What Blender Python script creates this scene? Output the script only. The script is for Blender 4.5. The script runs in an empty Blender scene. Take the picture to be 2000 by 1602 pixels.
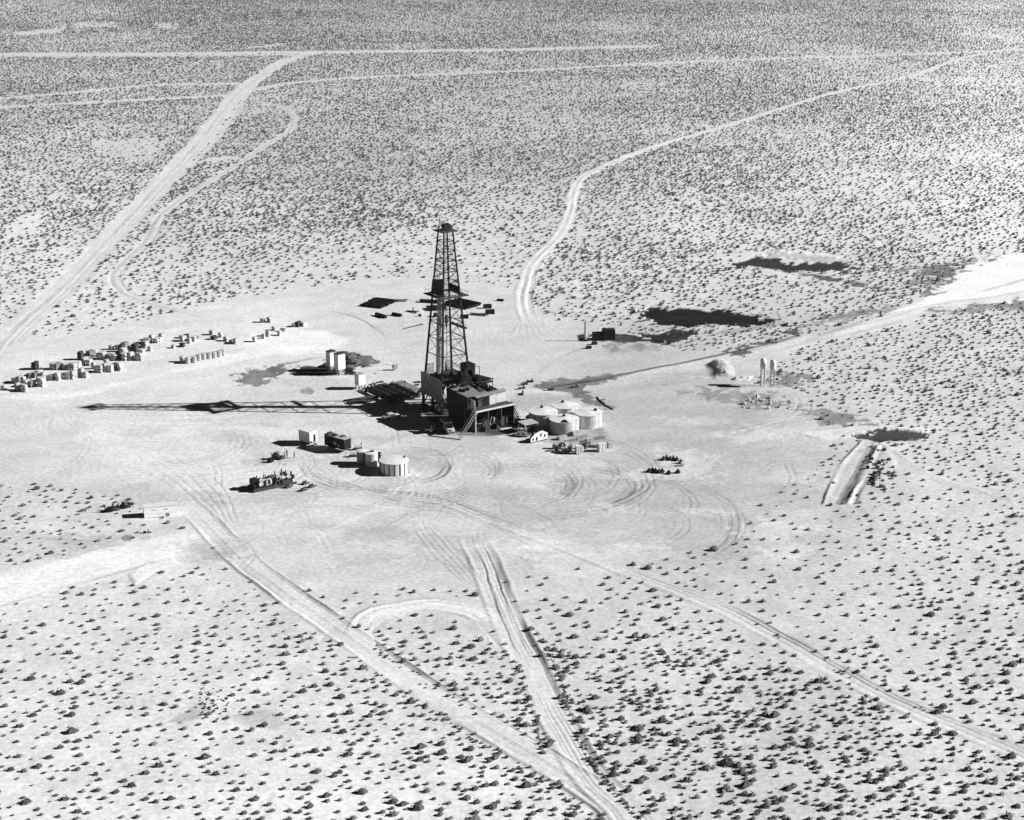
import bpy, bmesh, math, random
import numpy as np
from mathutils import Vector, Matrix

scene = bpy.context.scene
COL = scene.collection
random.seed(7)
RNG = np.random.default_rng(11)

# ------------------------------------------------------------------ camera
F, H, YH = 3540.0, 148.0, -350.0            # focal length in photo pixels, height above the desert in metres
PHI = math.atan((801 - YH) / F)             # downward tilt
CP, SP = math.cos(PHI), math.sin(PHI)
cam = bpy.data.cameras.new('camera')
cam.sensor_width = 36.0
cam.lens = 36.0 * F / 2000.0
cam.clip_start, cam.clip_end = 1.0, 60000.0
camo = bpy.data.objects.new('camera', cam)
camo.location = (0, 0, H)
camo.rotation_euler = (math.pi / 2 - PHI, 0, 0)
COL.objects.link(camo)
scene.camera = camo

# ------------------------------------------------------------------ sky, sun, exposure
SUN_EL = math.radians(27.1)
world = bpy.data.worlds.new('World')
scene.world = world
world.use_nodes = True
wn, wl = world.node_tree.nodes, world.node_tree.links
wn.clear()
sky = wn.new('ShaderNodeTexSky')
sky.sky_type = 'NISHITA'
sky.sun_disc = False
sky.sun_elevation = SUN_EL
sky.sun_rotation = math.radians(90)
sky.altitude = 1600
sky.dust_density = 0.0
sky.air_density = 0.12
sky.ozone_density = 2.0
sep = wn.new('ShaderNodeSeparateColor')     # black-and-white film behind a red filter
bg = wn.new('ShaderNodeBackground')
bg.inputs['Strength'].default_value = 0.05
out = wn.new('ShaderNodeOutputWorld')
wl.new(sky.outputs[0], sep.inputs[0])
wl.new(sep.outputs[0], bg.inputs['Color'])
wl.new(bg.outputs[0], out.inputs['Surface'])

sun = bpy.data.lights.new('sun', 'SUN')
sun.energy = 4.8
sun.angle = math.radians(0.5)
suno = bpy.data.objects.new('sun', sun)
suno.rotation_euler = (0, math.pi / 2 - SUN_EL, 0)   # from the right of the picture
COL.objects.link(suno)

scene.view_settings.view_transform = 'Standard'
scene.view_settings.look = 'None'
scene.view_settings.gamma = 1.0
scene.view_settings.exposure = 1.06

# ------------------------------------------------------------------ geometry of the view
def P(u, v, z=0.0):
    """photo pixel -> world x, y on the level z"""
    a, b = (u - 1000) / F, (801 - v) / F
    t = (z - H) / (b * CP - SP)
    return a * t, (b * SP + CP) * t

def scale_at(v):
    y = P(1000, v)[1]
    return F / (y * CP + H * SP)

def height_px(u, vb, vt):
    """height of a post that stands at (u, vb) and reaches photo row vt"""
    y = P(u, vb)[1]
    b = (801 - vt) / F
    return H + y * (b * CP - SP) / (b * SP + CP)

# ------------------------------------------------------------------ materials
def lin(g):
    g = g / 255.0
    return g / 12.92 if g <= 0.04045 else ((g + 0.055) / 1.055) ** 2.4

KGROUND = 1.43
def A(g):
    return lin(g) / KGROUND

def mat(name, val, rough=0.8, metal=0.0, vary=0.25, scale=1.5, bump=0.0, seams=None):
    m = bpy.data.materials.new(name)
    m.use_nodes = True
    n, l = m.node_tree.nodes, m.node_tree.links
    b = n['Principled BSDF']
    b.inputs['Roughness'].default_value = rough
    b.inputs['Metallic'].default_value = metal
    b.inputs['Specular IOR Level'].default_value = 0.08 if val < 0.1 else 0.3
    tc = n.new('ShaderNodeTexCoord')
    nz = n.new('ShaderNodeTexNoise')
    nz.inputs['Scale'].default_value = scale
    nz.inputs['Detail'].default_value = 6
    nz.inputs['Roughness'].default_value = 0.65
    l.new(tc.outputs['Object'], nz.inputs['Vector'])
    mr = n.new('ShaderNodeMapRange')
    mr.inputs['From Min'].default_value = 0.3
    mr.inputs['From Max'].default_value = 0.7
    mr.inputs['To Min'].default_value = val * (1 - vary)
    mr.inputs['To Max'].default_value = min(0.9, val * (1 + vary))
    l.new(nz.outputs[0], mr.inputs['Value'])
    src = mr.outputs[0]
    if seams:                       # vertical sheet seams round a tank or along a wall
        axis, freq, depth = seams
        w = n.new('ShaderNodeTexWave')
        w.wave_type = 'BANDS'
        w.bands_direction = axis
        w.inputs['Scale'].default_value = freq
        w.inputs['Distortion'].default_value = 0.6
        l.new(tc.outputs['Object'], w.inputs['Vector'])
        mm = n.new('ShaderNodeMapRange')
        mm.inputs['From Min'].default_value = 0.0
        mm.inputs['From Max'].default_value = 0.35
        mm.inputs['To Min'].default_value = 1 - depth
        mm.inputs['To Max'].default_value = 1.0
        l.new(w.outputs['Fac'], mm.inputs['Value'])
        mu = n.new('ShaderNodeMath')
        mu.operation = 'MULTIPLY'
        l.new(src, mu.inputs[0])
        l.new(mm.outputs[0], mu.inputs[1])
        src = mu.outputs[0]
    l.new(src, b.inputs['Base Color'])
    if bump:
        bp = n.new('ShaderNodeBump')
        bp.inputs['Strength'].default_value = bump
        bp.inputs['Distance'].default_value = 0.05
        l.new(nz.outputs[0], bp.inputs['Height'])
        l.new(bp.outputs[0], b.inputs['Normal'])
    return m

M = dict(
    black=mat('black_steel', 0.013, 0.6, 0.0, 0.5),
    dark=mat('dark_painted_steel', 0.05, 0.6, 0.0, 0.5),
    grey=mat('grey_sheet_steel', 0.22, 0.6, 0.0, 0.3, 0.8),
    mid=mat('weathered_steel', 0.32, 0.6, 0.0, 0.35, 1.2),
    roof=mat('grey_roof_sheet', 0.17, 0.7, 0.0, 0.3, 0.7, seams=('X', 2.0, 0.25)),
    siding=mat('grey_corrugated_siding', 0.2, 0.6, 0.0, 0.3, 0.9, seams=('Y', 3.0, 0.3)),
    tank=mat('bolted_tank_steel', 0.52, 0.55, 0.0, 0.25, 0.9, seams=('X', 0.9, 0.3)),
    tankroof=mat('pale_tank_roof', 0.56, 0.6, 0.0, 0.2, 0.7),
    bright=mat('fresh_white_paint', 0.82, 0.5, 0.0, 0.05, 1.0),
    white=mat('white_paint', 0.56, 0.5, 0.0, 0.06, 1.0),
    dullwhite=mat('dusty_white_paint', 0.42, 0.6, 0.0, 0.12, 1.0),
    canvas=mat('pale_canvas', 0.4, 0.9, 0.0, 0.15, 2.0, 0.4),
    sack=mat('cement_sack_paper', 0.36, 0.9, 0.0, 0.25, 2.5, 0.5),
    wood=mat('weathered_timber', 0.16, 0.85, 0.0, 0.4, 2.0),
    darkwood=mat('oiled_timber', 0.05, 0.8, 0.0, 0.5, 2.0),
    pipe=mat('bright_drill_pipe', 0.4, 0.45, 0.0, 0.3, 1.0),
    rust=mat('rusty_pipe', 0.06, 0.7, 0.0, 0.5, 1.0),
    rubber=mat('tyre_rubber', 0.02, 0.8, 0.0, 0.3),
    glass=mat('dark_glass', 0.02, 0.15, 0.0, 0.1),
    rock=mat('broken_caliche', 0.4, 0.95, 0.0, 0.3, 2.0, 0.5),
    darkrock=mat('oily_clod', 0.09, 0.95, 0.0, 0.5, 2.0, 0.5),
    cloth=mat('work_clothes', 0.06, 0.9, 0.0, 0.3, 3.0),
    skin=mat('skin', 0.3, 0.7, 0.0, 0.1, 3.0),
    bark=mat('desert_twigs', 0.10, 0.9, 0.0, 0.4, 3.0),
)

def foliage_mat():
    m = bpy.data.materials.new('desert_shrub_foliage')
    m.use_nodes = True
    n, l = m.node_tree.nodes, m.node_tree.links
    b = n['Principled BSDF']
    b.inputs['Roughness'].default_value = 0.9
    g = n.new('ShaderNodeNewGeometry')
    at = n.new('ShaderNodeAttribute'); at.attribute_name = 'dryness'
    oi = n.new('ShaderNodeObjectInfo')
    mr = n.new('ShaderNodeMapRange')
    mr.inputs['To Min'].default_value = 0.022
    mr.inputs['To Max'].default_value = 0.075
    l.new(g.outputs['Random Per Island'], mr.inputs['Value'])
    pw = n.new('ShaderNodeMath'); pw.operation = 'POWER'; pw.inputs[1].default_value = 5.0
    l.new(oi.outputs['Random'], pw.inputs[0])
    ad = n.new('ShaderNodeMath'); ad.operation = 'MULTIPLY_ADD'; ad.inputs[1].default_value = 0.12
    l.new(at.outputs['Fac'], ad.inputs[0]); l.new(mr.outputs[0], ad.inputs[2])
    a2 = n.new('ShaderNodeMath'); a2.operation = 'MULTIPLY_ADD'; a2.inputs[1].default_value = 0.05
    l.new(pw.outputs[0], a2.inputs[0]); l.new(ad.outputs[0], a2.inputs[2])
    l.new(a2.outputs[0], b.inputs['Base Color'])
    return m
M['leaf'] = foliage_mat()

def ground_mat():
    m = bpy.data.materials.new('desert_soil')
    m.use_nodes = True
    n, l = m.node_tree.nodes, m.node_tree.links
    b = n['Principled BSDF']
    b.inputs['Roughness'].default_value = 1.0
    b.inputs['Specular IOR Level'].default_value = 0.1
    at = n.new('ShaderNodeAttribute')
    at.attribute_name = 'soil'
    ge = n.new('ShaderNodeNewGeometry')
    def noise(sc, det, ro=0.6):
        z = n.new('ShaderNodeTexNoise')
        z.inputs['Scale'].default_value = sc
        z.inputs['Detail'].default_value = det
        z.inputs['Roughness'].default_value = ro
        l.new(ge.outputs['Position'], z.inputs['Vector'])
        return z
    n1, n2 = noise(0.9, 5, 0.7), noise(0.12, 4)
    def rng(src, lo, hi):
        r = n.new('ShaderNodeMapRange')
        r.inputs['From Min'].default_value = 0.25
        r.inputs['From Max'].default_value = 0.75
        r.inputs['To Min'].default_value = lo
        r.inputs['To Max'].default_value = hi
        l.new(src.outputs[0], r.inputs['Value'])
        return r
    r1, r2 = rng(n1, 0.72, 1.28), rng(n2, 0.9, 1.1)
    mu = n.new('ShaderNodeMath'); mu.operation = 'MULTIPLY'
    l.new(r1.outputs[0], mu.inputs[0]); l.new(r2.outputs[0], mu.inputs[1])
    mv = n.new('ShaderNodeMath'); mv.operation = 'MULTIPLY'; mv.use_clamp = True
    l.new(mu.outputs[0], mv.inputs[0]); l.new(at.outputs['Fac'], mv.inputs[1])
    l.new(mv.outputs[0], b.inputs['Base Color'])
    bp = n.new('ShaderNodeBump')
    bp.inputs['Strength'].default_value = 0.35
    bp.inputs['Distance'].default_value = 0.12
    l.new(n1.outputs[0], bp.inputs['Height'])
    l.new(bp.outputs[0], b.inputs['Normal'])
    return m
M['soil'] = ground_mat()

# ------------------------------------------------------------------ noise on arrays
def vnoise(x, y, seed):
    xi, yi = np.floor(x).astype(np.int64), np.floor(y).astype(np.int64)
    fx, fy = x - xi, y - yi
    fx, fy = fx * fx * (3 - 2 * fx), fy * fy * (3 - 2 * fy)
    def h(a, b):
        k = (a * 374761393 + b * 668265263 + seed * 2147483647) & 0xFFFFFFFF
        k = ((k ^ (k >> 13)) * 1274126177) & 0xFFFFFFFF
        return ((k ^ (k >> 16)) & 0xFFFF) / 65535.0
    a = h(xi, yi) * (1 - fx) + h(xi + 1, yi) * fx
    b = h(xi, yi + 1) * (1 - fx) + h(xi + 1, yi + 1) * fx
    return (a * (1 - fy) + b * fy) * 2 - 1

def fbm(x, y, sc, seed, octv=4):
    t, a, s = 0, 1.0, 0.0
    for o in range(octv):
        t = t + a * vnoise(x / sc, y / sc, seed + 17 * o)
        s += a; a *= 0.55; sc *= 0.5
    return t / s

def sstep(e0, e1, x):
    t = np.clip((x - e0) / (e1 - e0), 0, 1)
    return t * t * (3 - 2 * t)

# ------------------------------------------------------------------ the desert floor: one grid, finer where it is seen
def spread(a, b, n):
    return list(np.linspace(a, b, n, endpoint=False))
ucols = np.array(spread(-5200, -1200, 12) + spread(-1200, -220, 24) + list(np.arange(-220, 2221, 1.75)) + spread(2226, 3200, 24) + spread(3200, 7200, 12))
vrows = np.array(spread(-318, -150, 28) + spread(-150, -20, 40) + list(np.arange(-20, 1626, 1.6)) + spread(1630, 2000, 30) + spread(2000, 9000, 40))
NV, NU = len(vrows), len(ucols)
UU, VV = np.meshgrid(ucols, vrows)
_b = (801 - VV) / F
_t = -H / (_b * CP - SP)
X, Y = (UU - 1000) / F * _t, (_b * SP + CP) * _t
SC = F / (Y * CP + H * SP)                   # photo pixels per metre
WX = fbm(X, Y, 9.0, 3, 4)
WY = fbm(X, Y, 9.0, 91, 4)

# large-scale soil tone, with upper right glare painted in, as (photo u, photo v, grey)
TONE = [(60,1080,212),(60,1250,222),(200,1190,222),(200,1010,216),(100,1500,231),(300,1200,226),(100,1000,214),(300,850,224),(100,700,226),(600,1000,220),(850,1000,208),(850,1100,216),
 (1100,1100,208),(1100,900,199),(1350,850,188),(1350,1000,194),(1250,760,186),(1600,1000,200),(1900,1050,216),(1950,850,216),
 (1900,700,216),(1950,400,246),(1950,250,248),(1990,50,236),(1750,330,232),(1700,50,210),(1400,200,213),(1400,450,226),
 (1100,300,202),(1100,500,220),(700,500,218),(700,620,222),(850,650,215),(700,300,198),(700,200,205),(1000,100,195),(1000,20,196),
 (600,50,192),(300,50,200),(100,50,208),(100,150,199),(250,230,211),(100,350,218),(100,450,226),(300,400,212),(500,450,212),
 (400,640,226),(650,1300,226),(900,1350,222),(1050,1150,220),(1300,1300,222),(1600,1300,214),(1800,1200,216),(1800,1500,228),
 (1400,1550,214),(1000,1550,234),(500,1400,228),(600,1550,236),(550,660,236),(550,760,215),(1500,620,212),(1750,560,218),
 (1000,700,214),(950,560,222)]
def tone_field():
    cu, cv = np.linspace(-300, 2300, 66), np.linspace(-330, 1900, 58)
    gu, gv = np.meshgrid(cu, cv)
    num = np.zeros_like(gu); den = np.zeros_like(gu)
    for (u, v, g) in TONE:
        w = 1.0 / ((gu - u) ** 2 + (1.5 * (gv - v)) ** 2 + 3600.0) ** 1.7
        num += w * g; den += w
    z = num / den
    iu = np.clip((ucols + 300) / 2600 * 65, 0, 64.999); iv = np.clip((vrows + 330) / 2230 * 57, 0, 56.999)
    i0, j0 = iu.astype(int), iv.astype(int)
    fu, fv = (iu - i0)[None, :], (iv - j0)[:, None]
    return (z[j0][:, i0] * (1 - fu) * (1 - fv) + z[j0][:, i0 + 1] * fu * (1 - fv) + z[j0 + 1][:, i0] * (1 - fu) * fv + z[j0 + 1][:, i0 + 1] * fu * fv)
TG = tone_field()
def A_arr(g):
    g = np.clip(g, 0, 255) / 255.0
    return np.where(g <= 0.04045, g / 12.92, ((g + 0.055) / 1.055) ** 2.4) / KGROUND
_cw, _sw = math.cos(0.55), math.sin(0.55)
ALB = A_arr(TG) * (1 + 0.10 * fbm(X, Y, 45.0, 5, 5) + 0.07 * fbm(X * 0.3, Y, 5.0, 8, 4) + 0.07 * fbm((X * _cw + Y * _sw) * 0.15, (-X * _sw + Y * _cw), 3.2, 9, 4))
HGT = np.zeros_like(X)
BARE = np.zeros_like(X)
CLS = np.zeros(X.shape, np.int16)
CLASS_NAMES = ['desert_ground']

def newclass(name):
    CLASS_NAMES.append(name)
    return len(CLASS_NAMES) - 1

def crom(pts, step=14.0):
    p = [np.array(q, float) for q in pts]
    p = [2 * p[0] - p[1]] + p + [2 * p[-1] - p[-2]]
    o = []
    for i in range(1, len(p) - 2):
        n = max(1, int(np.linalg.norm(p[i + 1] - p[i]) / step))
        for k in range(n):
            t = k / n
            o.append(0.5 * (2 * p[i] + (p[i + 1] - p[i - 1]) * t + (2 * p[i - 1] - 5 * p[i] + 4 * p[i + 1] - p[i + 2]) * t * t
                            + (3 * p[i] - p[i - 1] - 3 * p[i + 1] + p[i + 2]) * t ** 3))
    o.append(p[-2])
    return o

def window(u0, u1, v0, v1):
    a, b = np.searchsorted(ucols, [u0, u1]); c, d = np.searchsorted(vrows, [v0, v1])
    return slice(max(0, c - 1), min(NV, d + 1)), slice(max(0, a - 1), min(NU, b + 1))

def line_field(pts, reach, warp=0.5):
    """distance, signed offset and place along a line on the ground, all in metres, inside one window of the grid"""
    q = crom(pts)
    qa = np.array(q)
    s = max(scale_at(p[1]) for p in q) * reach
    W = window(qa[:, 0].min() - s, qa[:, 0].max() + s, qa[:, 1].min() - s * 0.6, qa[:, 1].max() + s * 0.6)
    oy, ox = W[0].start, W[1].start
    shp = X[W].shape
    D = np.full(shp, 1e6); S = np.zeros(shp); T = np.zeros(shp)
    run = 0.0
    for a, b in zip(q[:-1], q[1:]):
        s = max(scale_at(a[1]), scale_at(b[1])) * reach
        w = window(min(a[0], b[0]) - s, max(a[0], b[0]) + s, min(a[1], b[1]) - s * 0.6, max(a[1], b[1]) + s * 0.6)
        if w[0].stop - w[0].start < 2 or w[1].stop - w[1].start < 2:
            continue
        k = (slice(max(0, w[0].start - oy), max(0, w[0].stop - oy)), slice(max(0, w[1].start - ox), max(0, w[1].stop - ox)))
        sub = D[k].shape
        w = (slice(oy + k[0].start, oy + k[0].start + sub[0]), slice(ox + k[1].start, ox + k[1].start + sub[1]))
        ax, ay = P(*a); bx, by = P(*b)
        dx, dy = bx - ax, by - ay
        L2 = dx * dx + dy * dy + 1e-9
        px, py = X[w] + warp * WX[w] - ax, Y[w] + warp * WY[w] - ay
        t = np.clip((px * dx + py * dy) / L2, 0, 1)
        d = np.hypot(px - t * dx, py - t * dy)
        m = d < D[k]
        sg = (dx * py - dy * px) / math.sqrt(L2)
        D[k] = np.where(m, d, D[k]); S[k] = np.where(m, sg, S[k]); T[k] = np.where(m, run + t * math.sqrt(L2), T[k])
        run += math.sqrt(L2)
    return W, D, S, T, run

RELIEF = 0.4
def road(pts, width, grey, opac=0.9, soft=1.0, cls=None, ruts=(), bare=1.0, warp=0.6, dz=0.0, taper=0.0, fade=0.0):
    W, D, S, T, run = line_field(pts, width * 0.5 + soft + 3, warp)
    m = 1 - sstep(width * 0.5 - soft, width * 0.5 + soft, D)
    end = 1.0
    if taper:
        end = sstep(0, taper, T) * sstep(0, taper, run - T)
        m = m * end
    if fade:
        end = end * (1 - sstep(run - fade, run, T))
        m = m * (1 - sstep(run - fade, run, T))
    m = m * (1 - 0.35 * np.clip(fbm(T, S * 4, 9.0, 71, 3) + 0.1, 0, 1))
    if grey is not None:
        ALB[W] = ALB[W] * (1 - m * opac) + A(grey) * (1 + 0.05 * WX[W]) * m * opac
    if len(ruts):
        brk = 0.7 + 1.3 * fbm(T, S * 6, 16.0, 77, 3)
        SW = S + 0.35 * fbm(T, S * 0.1, 18.0, 78, 3)
        near = D < 1e5
        for (off, rw, rz, dt) in ruts:
            g = np.exp(-((SW - off) / rw) ** 2) * np.clip(brk, 0.0, 1.4) * near * end
            HGT[W] += RELIEF * rz * g
            ALB[W] *= 1 + dt * g
    HGT[W] += dz * m
    BARE[W] = np.maximum(BARE[W], m * bare)
    if cls is not None:
        CLS[W] = np.where(m > 0.5, cls, CLS[W])

def patch(pts, grey=None, opac=0.9, soft=4.0, cls=None, bare=0.0, dz=0.0, rough=5.0, streak=0.0, asp=0.4, rim=0.0):
    """a stain, pit, cleared patch or painted shade drawn as a polygon of photo points lying on the ground"""
    p = np.array(pts, float)
    pad = soft + rough * 2 + 8
    w = window(p[:, 0].min() - pad, p[:, 0].max() + pad, p[:, 1].min() - pad, p[:, 1].max() + pad)
    u, v = UU[w] + rough * WX[w] , VV[w] + rough * asp * WY[w]
    if streak:
        s_ = streak * fbm(UU[w] * 0.3, VV[w], 5.0, 33, 4)
        u = u + s_ * 9 + rough * fbm(X[w], Y[w], 2.2, 35, 3)
        v = v + s_ * 1.2 + 0.5 * rough * fbm(X[w], Y[w], 2.2, 36, 3)
    inside = np.zeros(u.shape, bool); dist = np.full(u.shape, 1e9)
    for i in range(len(p)):
        a, b = p[i], p[(i + 1) % len(p)]
        c = (a[1] > v) != (b[1] > v)
        with np.errstate(divide='ignore', invalid='ignore'):
            xi = (b[0] - a[0]) * (v - a[1]) / (b[1] - a[1] + 1e-12) + a[0]
        inside ^= c & (u < xi)
        ay, by, vy = a[1] / asp, b[1] / asp, v / asp
        dx, dy = b[0] - a[0], by - ay
        t = np.clip(((u - a[0]) * dx + (vy - ay) * dy) / (dx * dx + dy * dy + 1e-9), 0, 1)
        dist = np.minimum(dist, np.hypot(u - a[0] - t * dx, vy - ay - t * dy))
    sd = np.where(inside, dist, -dist)
    if streak:
        sd = sd + streak * 2.2 * fbm(UU[w] * 0.28 + 0.5 * VV[w], VV[w], 4.2, 39, 4) + streak * 0.8 * fbm(X[w], Y[w], 1.6, 40, 2)
    m = sstep(-soft, soft, sd)
    if grey is not None:
        tex = 1 + (0.9 * fbm(X[w], Y[w] * 0.5, 2.5, 44, 4) + 0.5 * fbm(X[w], Y[w] * 0.4, 9.0, 45, 3) if grey < 160 else 0.12 * fbm(X[w] * 0.4, Y[w], 3.0, 44, 4))
        tex = np.clip(tex, 0.3, 2.0)
        if grey < 30:                       # crusted, partly dried oil in streaks
            tex = tex + 16 * np.clip(fbm(X[w] * 0.3 + 0.2 * Y[w], Y[w] * 0.6, 2.6, 52, 4) - 0.12, 0, 1)
        ALB[w] = ALB[w] * (1 - m * opac) + A(grey) * tex * m * opac
    HGT[w] += dz * m
    if rim:
        g = np.exp(-((sd + soft + 5) / 7.0) ** 2) * (0.7 + 0.5 * fbm(X[w], Y[w], 25.0, 48, 2))
        HGT[w] += rim * g
        ALB[w] = ALB[w] * (1 - 0.25 * g) + A(230) * 0.25 * g
    BARE[w] = np.maximum(BARE[w], m * bare)
    if cls is not None:
        CLS[w] = np.where(m > 0.5, cls, CLS[w])

# --- the drilling pad
c_pad = newclass('drilling_pad')
patch([(-60,690),(60,665),(200,650),(330,615),(480,575),(640,560),(800,545),(1000,560),(1040,610),(1120,630),(1240,650),(1330,690),
       (1480,670),(1560,665),(1520,720),(1440,745),(1560,770),(1600,810),(1640,850),(1600,900),(1540,950),(1480,1000),(1430,1060),(1300,1090),
       (1200,1105),(1080,1120),(900,1150),(760,1150),(640,1160),(540,1120),(470,1075),(380,1065),(330,1010),(230,965),(60,945),(-60,940)],
      None, soft=16, cls=c_pad, bare=1.0, rough=22)
# pale trampled ground round the supplies and the tanks
patch([(0,775),(60,768),(170,762),(300,735),(430,700),(560,660),(640,650),(690,662),(640,690),(540,690),(420,715),(330,728),(200,765),(80,785)], 247, 0.75, 8, rough=10)
patch([(490,650),(560,640),(640,645),(660,665),(600,680),(520,690),(470,680)], 248, 0.7, 8, rough=10)
patch([(160,840),(420,820),(560,840),(520,900),(400,940),(200,930)], 232, 0.5, 20, rough=20)
patch([(940,770),(1040,760),(1120,790),(1080,810),(1010,800)], 190, 0.5, 10, rough=8)
patch([(900,880),(1000,880),(1150,890),(1100,905),(960,905)], 225, 0.5, 10, rough=10)

# --- roads and tracks
far_ruts = [(-2.4,0.7,-0.25,-0.18),(0.1,0.5,0.12,-0.22),(2.0,0.7,-0.2,-0.15)]
main = newclass('dirt_road')
road([(-150,890),(-90,812),(-40,745),(-5,690),(40,638),(110,575),(185,500),(260,420),(330,345),(385,285),(425,235),(465,185),(510,150),(555,122),(610,104)],
     10.5, 226, 0.75, 1.2, main, [(-1.6,0.5,-0.15,-0.12),(0.0,0.45,0.1,-0.2),(1.6,0.5,-0.15,-0.12)])
road([(60,640),(150,555),(240,460),(330,365),(410,290),(450,235),(490,180)], 4.0, 214, 0.5, 1.6, None, [(0,0.5,-0.1,-0.05)], bare=0.8)
r2 = newclass('dirt_road')
road([(-220,108),(-60,107),(300,106),(600,103),(800,101),(1000,98),(1150,94),(1315,91)], 15, 220, 0.85, 4, r2, [(0,2.5,0.0,-0.06)], warp=2.0, taper=25)
road([(-60,111),(300,110),(600,108)], 10, 205, 0.6, 4, r2, warp=2.0)
for pts, wd, g in [([(-220,210),(-40,197),(100,186),(300,168),(470,165)], 8.0, 214), ([(-220,226),(-40,213),(200,200),(400,190),(470,183),(560,165),(700,153),(1000,140),(1300,124),(1700,110),(1900,103),(2080,95),(2240,88)], 8.0, 216)]:
    road(pts, wd, g, 0.85, 2.0, newclass('dirt_track'), warp=0.8)
road([(515,203),(560,212),(580,235),(566,258),(520,285),(470,320),(400,362),(340,402),(308,432),(290,470),(238,520),(226,548),(244,572),(300,592),(352,606)],
     4.2, 210, 0.65, 1.0, newclass('dirt_track'), [(-1.5,0.45,-0.2,-0.12),(0,0.5,0.15,0.0),(1.5,0.45,-0.2,-0.12)])
road([(395,318),(425,312),(455,310)], 8, 216, 0.7, 2, None)
rr = newclass('dirt_road')
road([(2240,84),(2080,93),(1990,99),(1890,112),(1780,150),(1640,180),(1520,215),(1400,252),(1290,285),(1180,326),(1138,348),(1122,380),(1115,420),(1095,460),(1050,505),(1032,540),(1024,580),(1028,612),(1040,636)],
     4.8, 236, 0.8, 0.9, rr, [(-1.3,0.45,-0.22,0.02),(0,0.5,0.2,-0.2),(1.3,0.45,-0.22,0.02),(2.9,0.4,0.25,-0.1),(-2.9,0.4,0.25,-0.25)], fade=14)
for k in range(7):                          # wheel marks fanning out where that road meets the pad
    x = 1012 + 9 * k
    road([(1024,600),(1016 + 5 * k,625),(1000 + 14 * k,648),(985 + 22 * k,668)], 0.8, None, ruts=[(0,0.3,-0.06,-0.12)], taper=14)
wash = newclass('dry_wash')
patch([(1600,668),(1700,625),(1800,588),(1850,545),(1905,508),(1990,496),(2080,492),(2240,486),(2240,566),(2080,575),(1990,588),(1900,596),(1800,612),(1700,640),(1620,662)], 254, 0.95, 8, wash, 1.0, rough=10)
road([(2240,538),(2080,560),(1950,585),(1850,598),(1740,628),(1640,652),(1560,668),(1480,690),(1330,716),(1200,742),(1050,766),(960,775)], 8.0, 224, 0.7, 2.0, wash,
     [(-3.0,0.5,0.25,-0.3),(1.2,0.5,-0.2,-0.15),(3.5,0.6,0.3,0.0)])
road([(2080,520),(1950,560),(1800,600),(1700,622),(1600,655)], 1.2, None, ruts=[(0,1.0,-0.2,-0.2)])
# near roads
ra = newclass('dirt_road')
road([(1270,1680),(1215,1590),(1160,1545),(1080,1495),(1000,1448),(900,1388),(800,1325),(720,1270),(640,1213),(560,1158),(490,1105),(440,1060),(395,1012),(345,966),(300,925)],
     5.6, 236, 0.75, 0.7, ra, [(-2.1,0.28,-0.18,-0.3),(-1.3,0.16,-0.12,-0.25),(-0.6,0.14,-0.08,-0.15),(0.0,0.3,0.08,-0.2),(0.8,0.16,-0.1,-0.2),(1.4,0.14,-0.1,-0.25),(2.1,0.28,-0.16,-0.2),(3.2,0.35,0.4,-0.45),(-3.2,0.3,0.4,-0.35)], warp=0.35, fade=60)
rb = newclass('dirt_road')
road([(1290,1690),(1225,1590),(1165,1530),(1125,1475),(1088,1410),(1058,1345),(1030,1285),(1000,1230),(980,1180),(960,1130),(940,1080),(915,1032)],
     5.4, 232, 0.7, 0.6, rb, [(-2.0,0.2,-0.15,-0.35),(-1.2,0.15,-0.12,-0.4),(-0.4,0.18,-0.1,-0.15),(0.5,0.2,-0.1,-0.22),(1.3,0.2,-0.1,-0.2),(2.0,0.3,-0.12,-0.12),(-3.1,0.55,0.5,-0.5),(3.1,0.4,0.3,-0.35)], warp=0.3, fade=25)
road([(1030,1290),(1002,1235),(978,1180),(958,1120),(938,1070),(918,1030)], 0.8, None, ruts=[(-1.0,0.22,-0.12,-0.75),(1.0,0.2,-0.12,-0.7)], taper=10)
for k in range(5):
    road([(985,1215),(950 - 8 * k,1150),(900 - 14 * k,1085),(848 - 10 * k,1030),(826 - 4 * k,975)], 0.5, None, ruts=[(0,0.22,-0.08,-0.16)], taper=12, bare=0.6)
loop = newclass('dirt_track')
road([(706,1240),(712,1216),(740,1196),(790,1186),(850,1180),(930,1196),(972,1226)], 5.2, 246, 0.9, 1.0, loop,
     [(-2.6,0.4,0.3,-0.25),(-1.2,0.22,-0.12,-0.25),(0,0.25,0.06,0),(1.2,0.22,-0.12,-0.25),(2.6,0.4,0.3,-0.25)], warp=0.4, taper=9)
road([(735,1255),(728,1235),(745,1215),(790,1200),(870,1198),(930,1215),(970,1255)], 1.5, 232, 0.5, 0.6, None, [(0,0.3,-0.1,-0.12)])
for k in range(6):
    road([(610 + 9 * k,1268 - 2 * k),(640 + 8 * k,1235 - 3 * k),(668 + 9 * k,1200 - 2 * k),(720 + 10 * k,1172 + k)], 0.5, None, ruts=[(0,0.25,-0.1,-0.14)], taper=6)
rc = newclass('dirt_road')
road([(640,940),(720,962),(800,968),(880,982),(950,1008),(1080,1058),(1220,1113),(1340,1160),(1430,1197),(1500,1235),(1600,1290),(1700,1345),(1800,1392),(1900,1432),(2000,1475),(2100,1520),(2260,1592)],
     4.2, 222, 0.55, 0.8, rc, [(-2.2,0.3,0.15,-0.12),(0.8,0.17,-0.1,-0.75),(-0.7,0.16,-0.1,-0.3),(1.9,0.18,0.1,-0.7),(-3.0,0.22,-0.1,-0.2),(-1.5,0.3,0.1,0.08)], warp=0.3)
rl = newclass('dirt_road')
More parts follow.
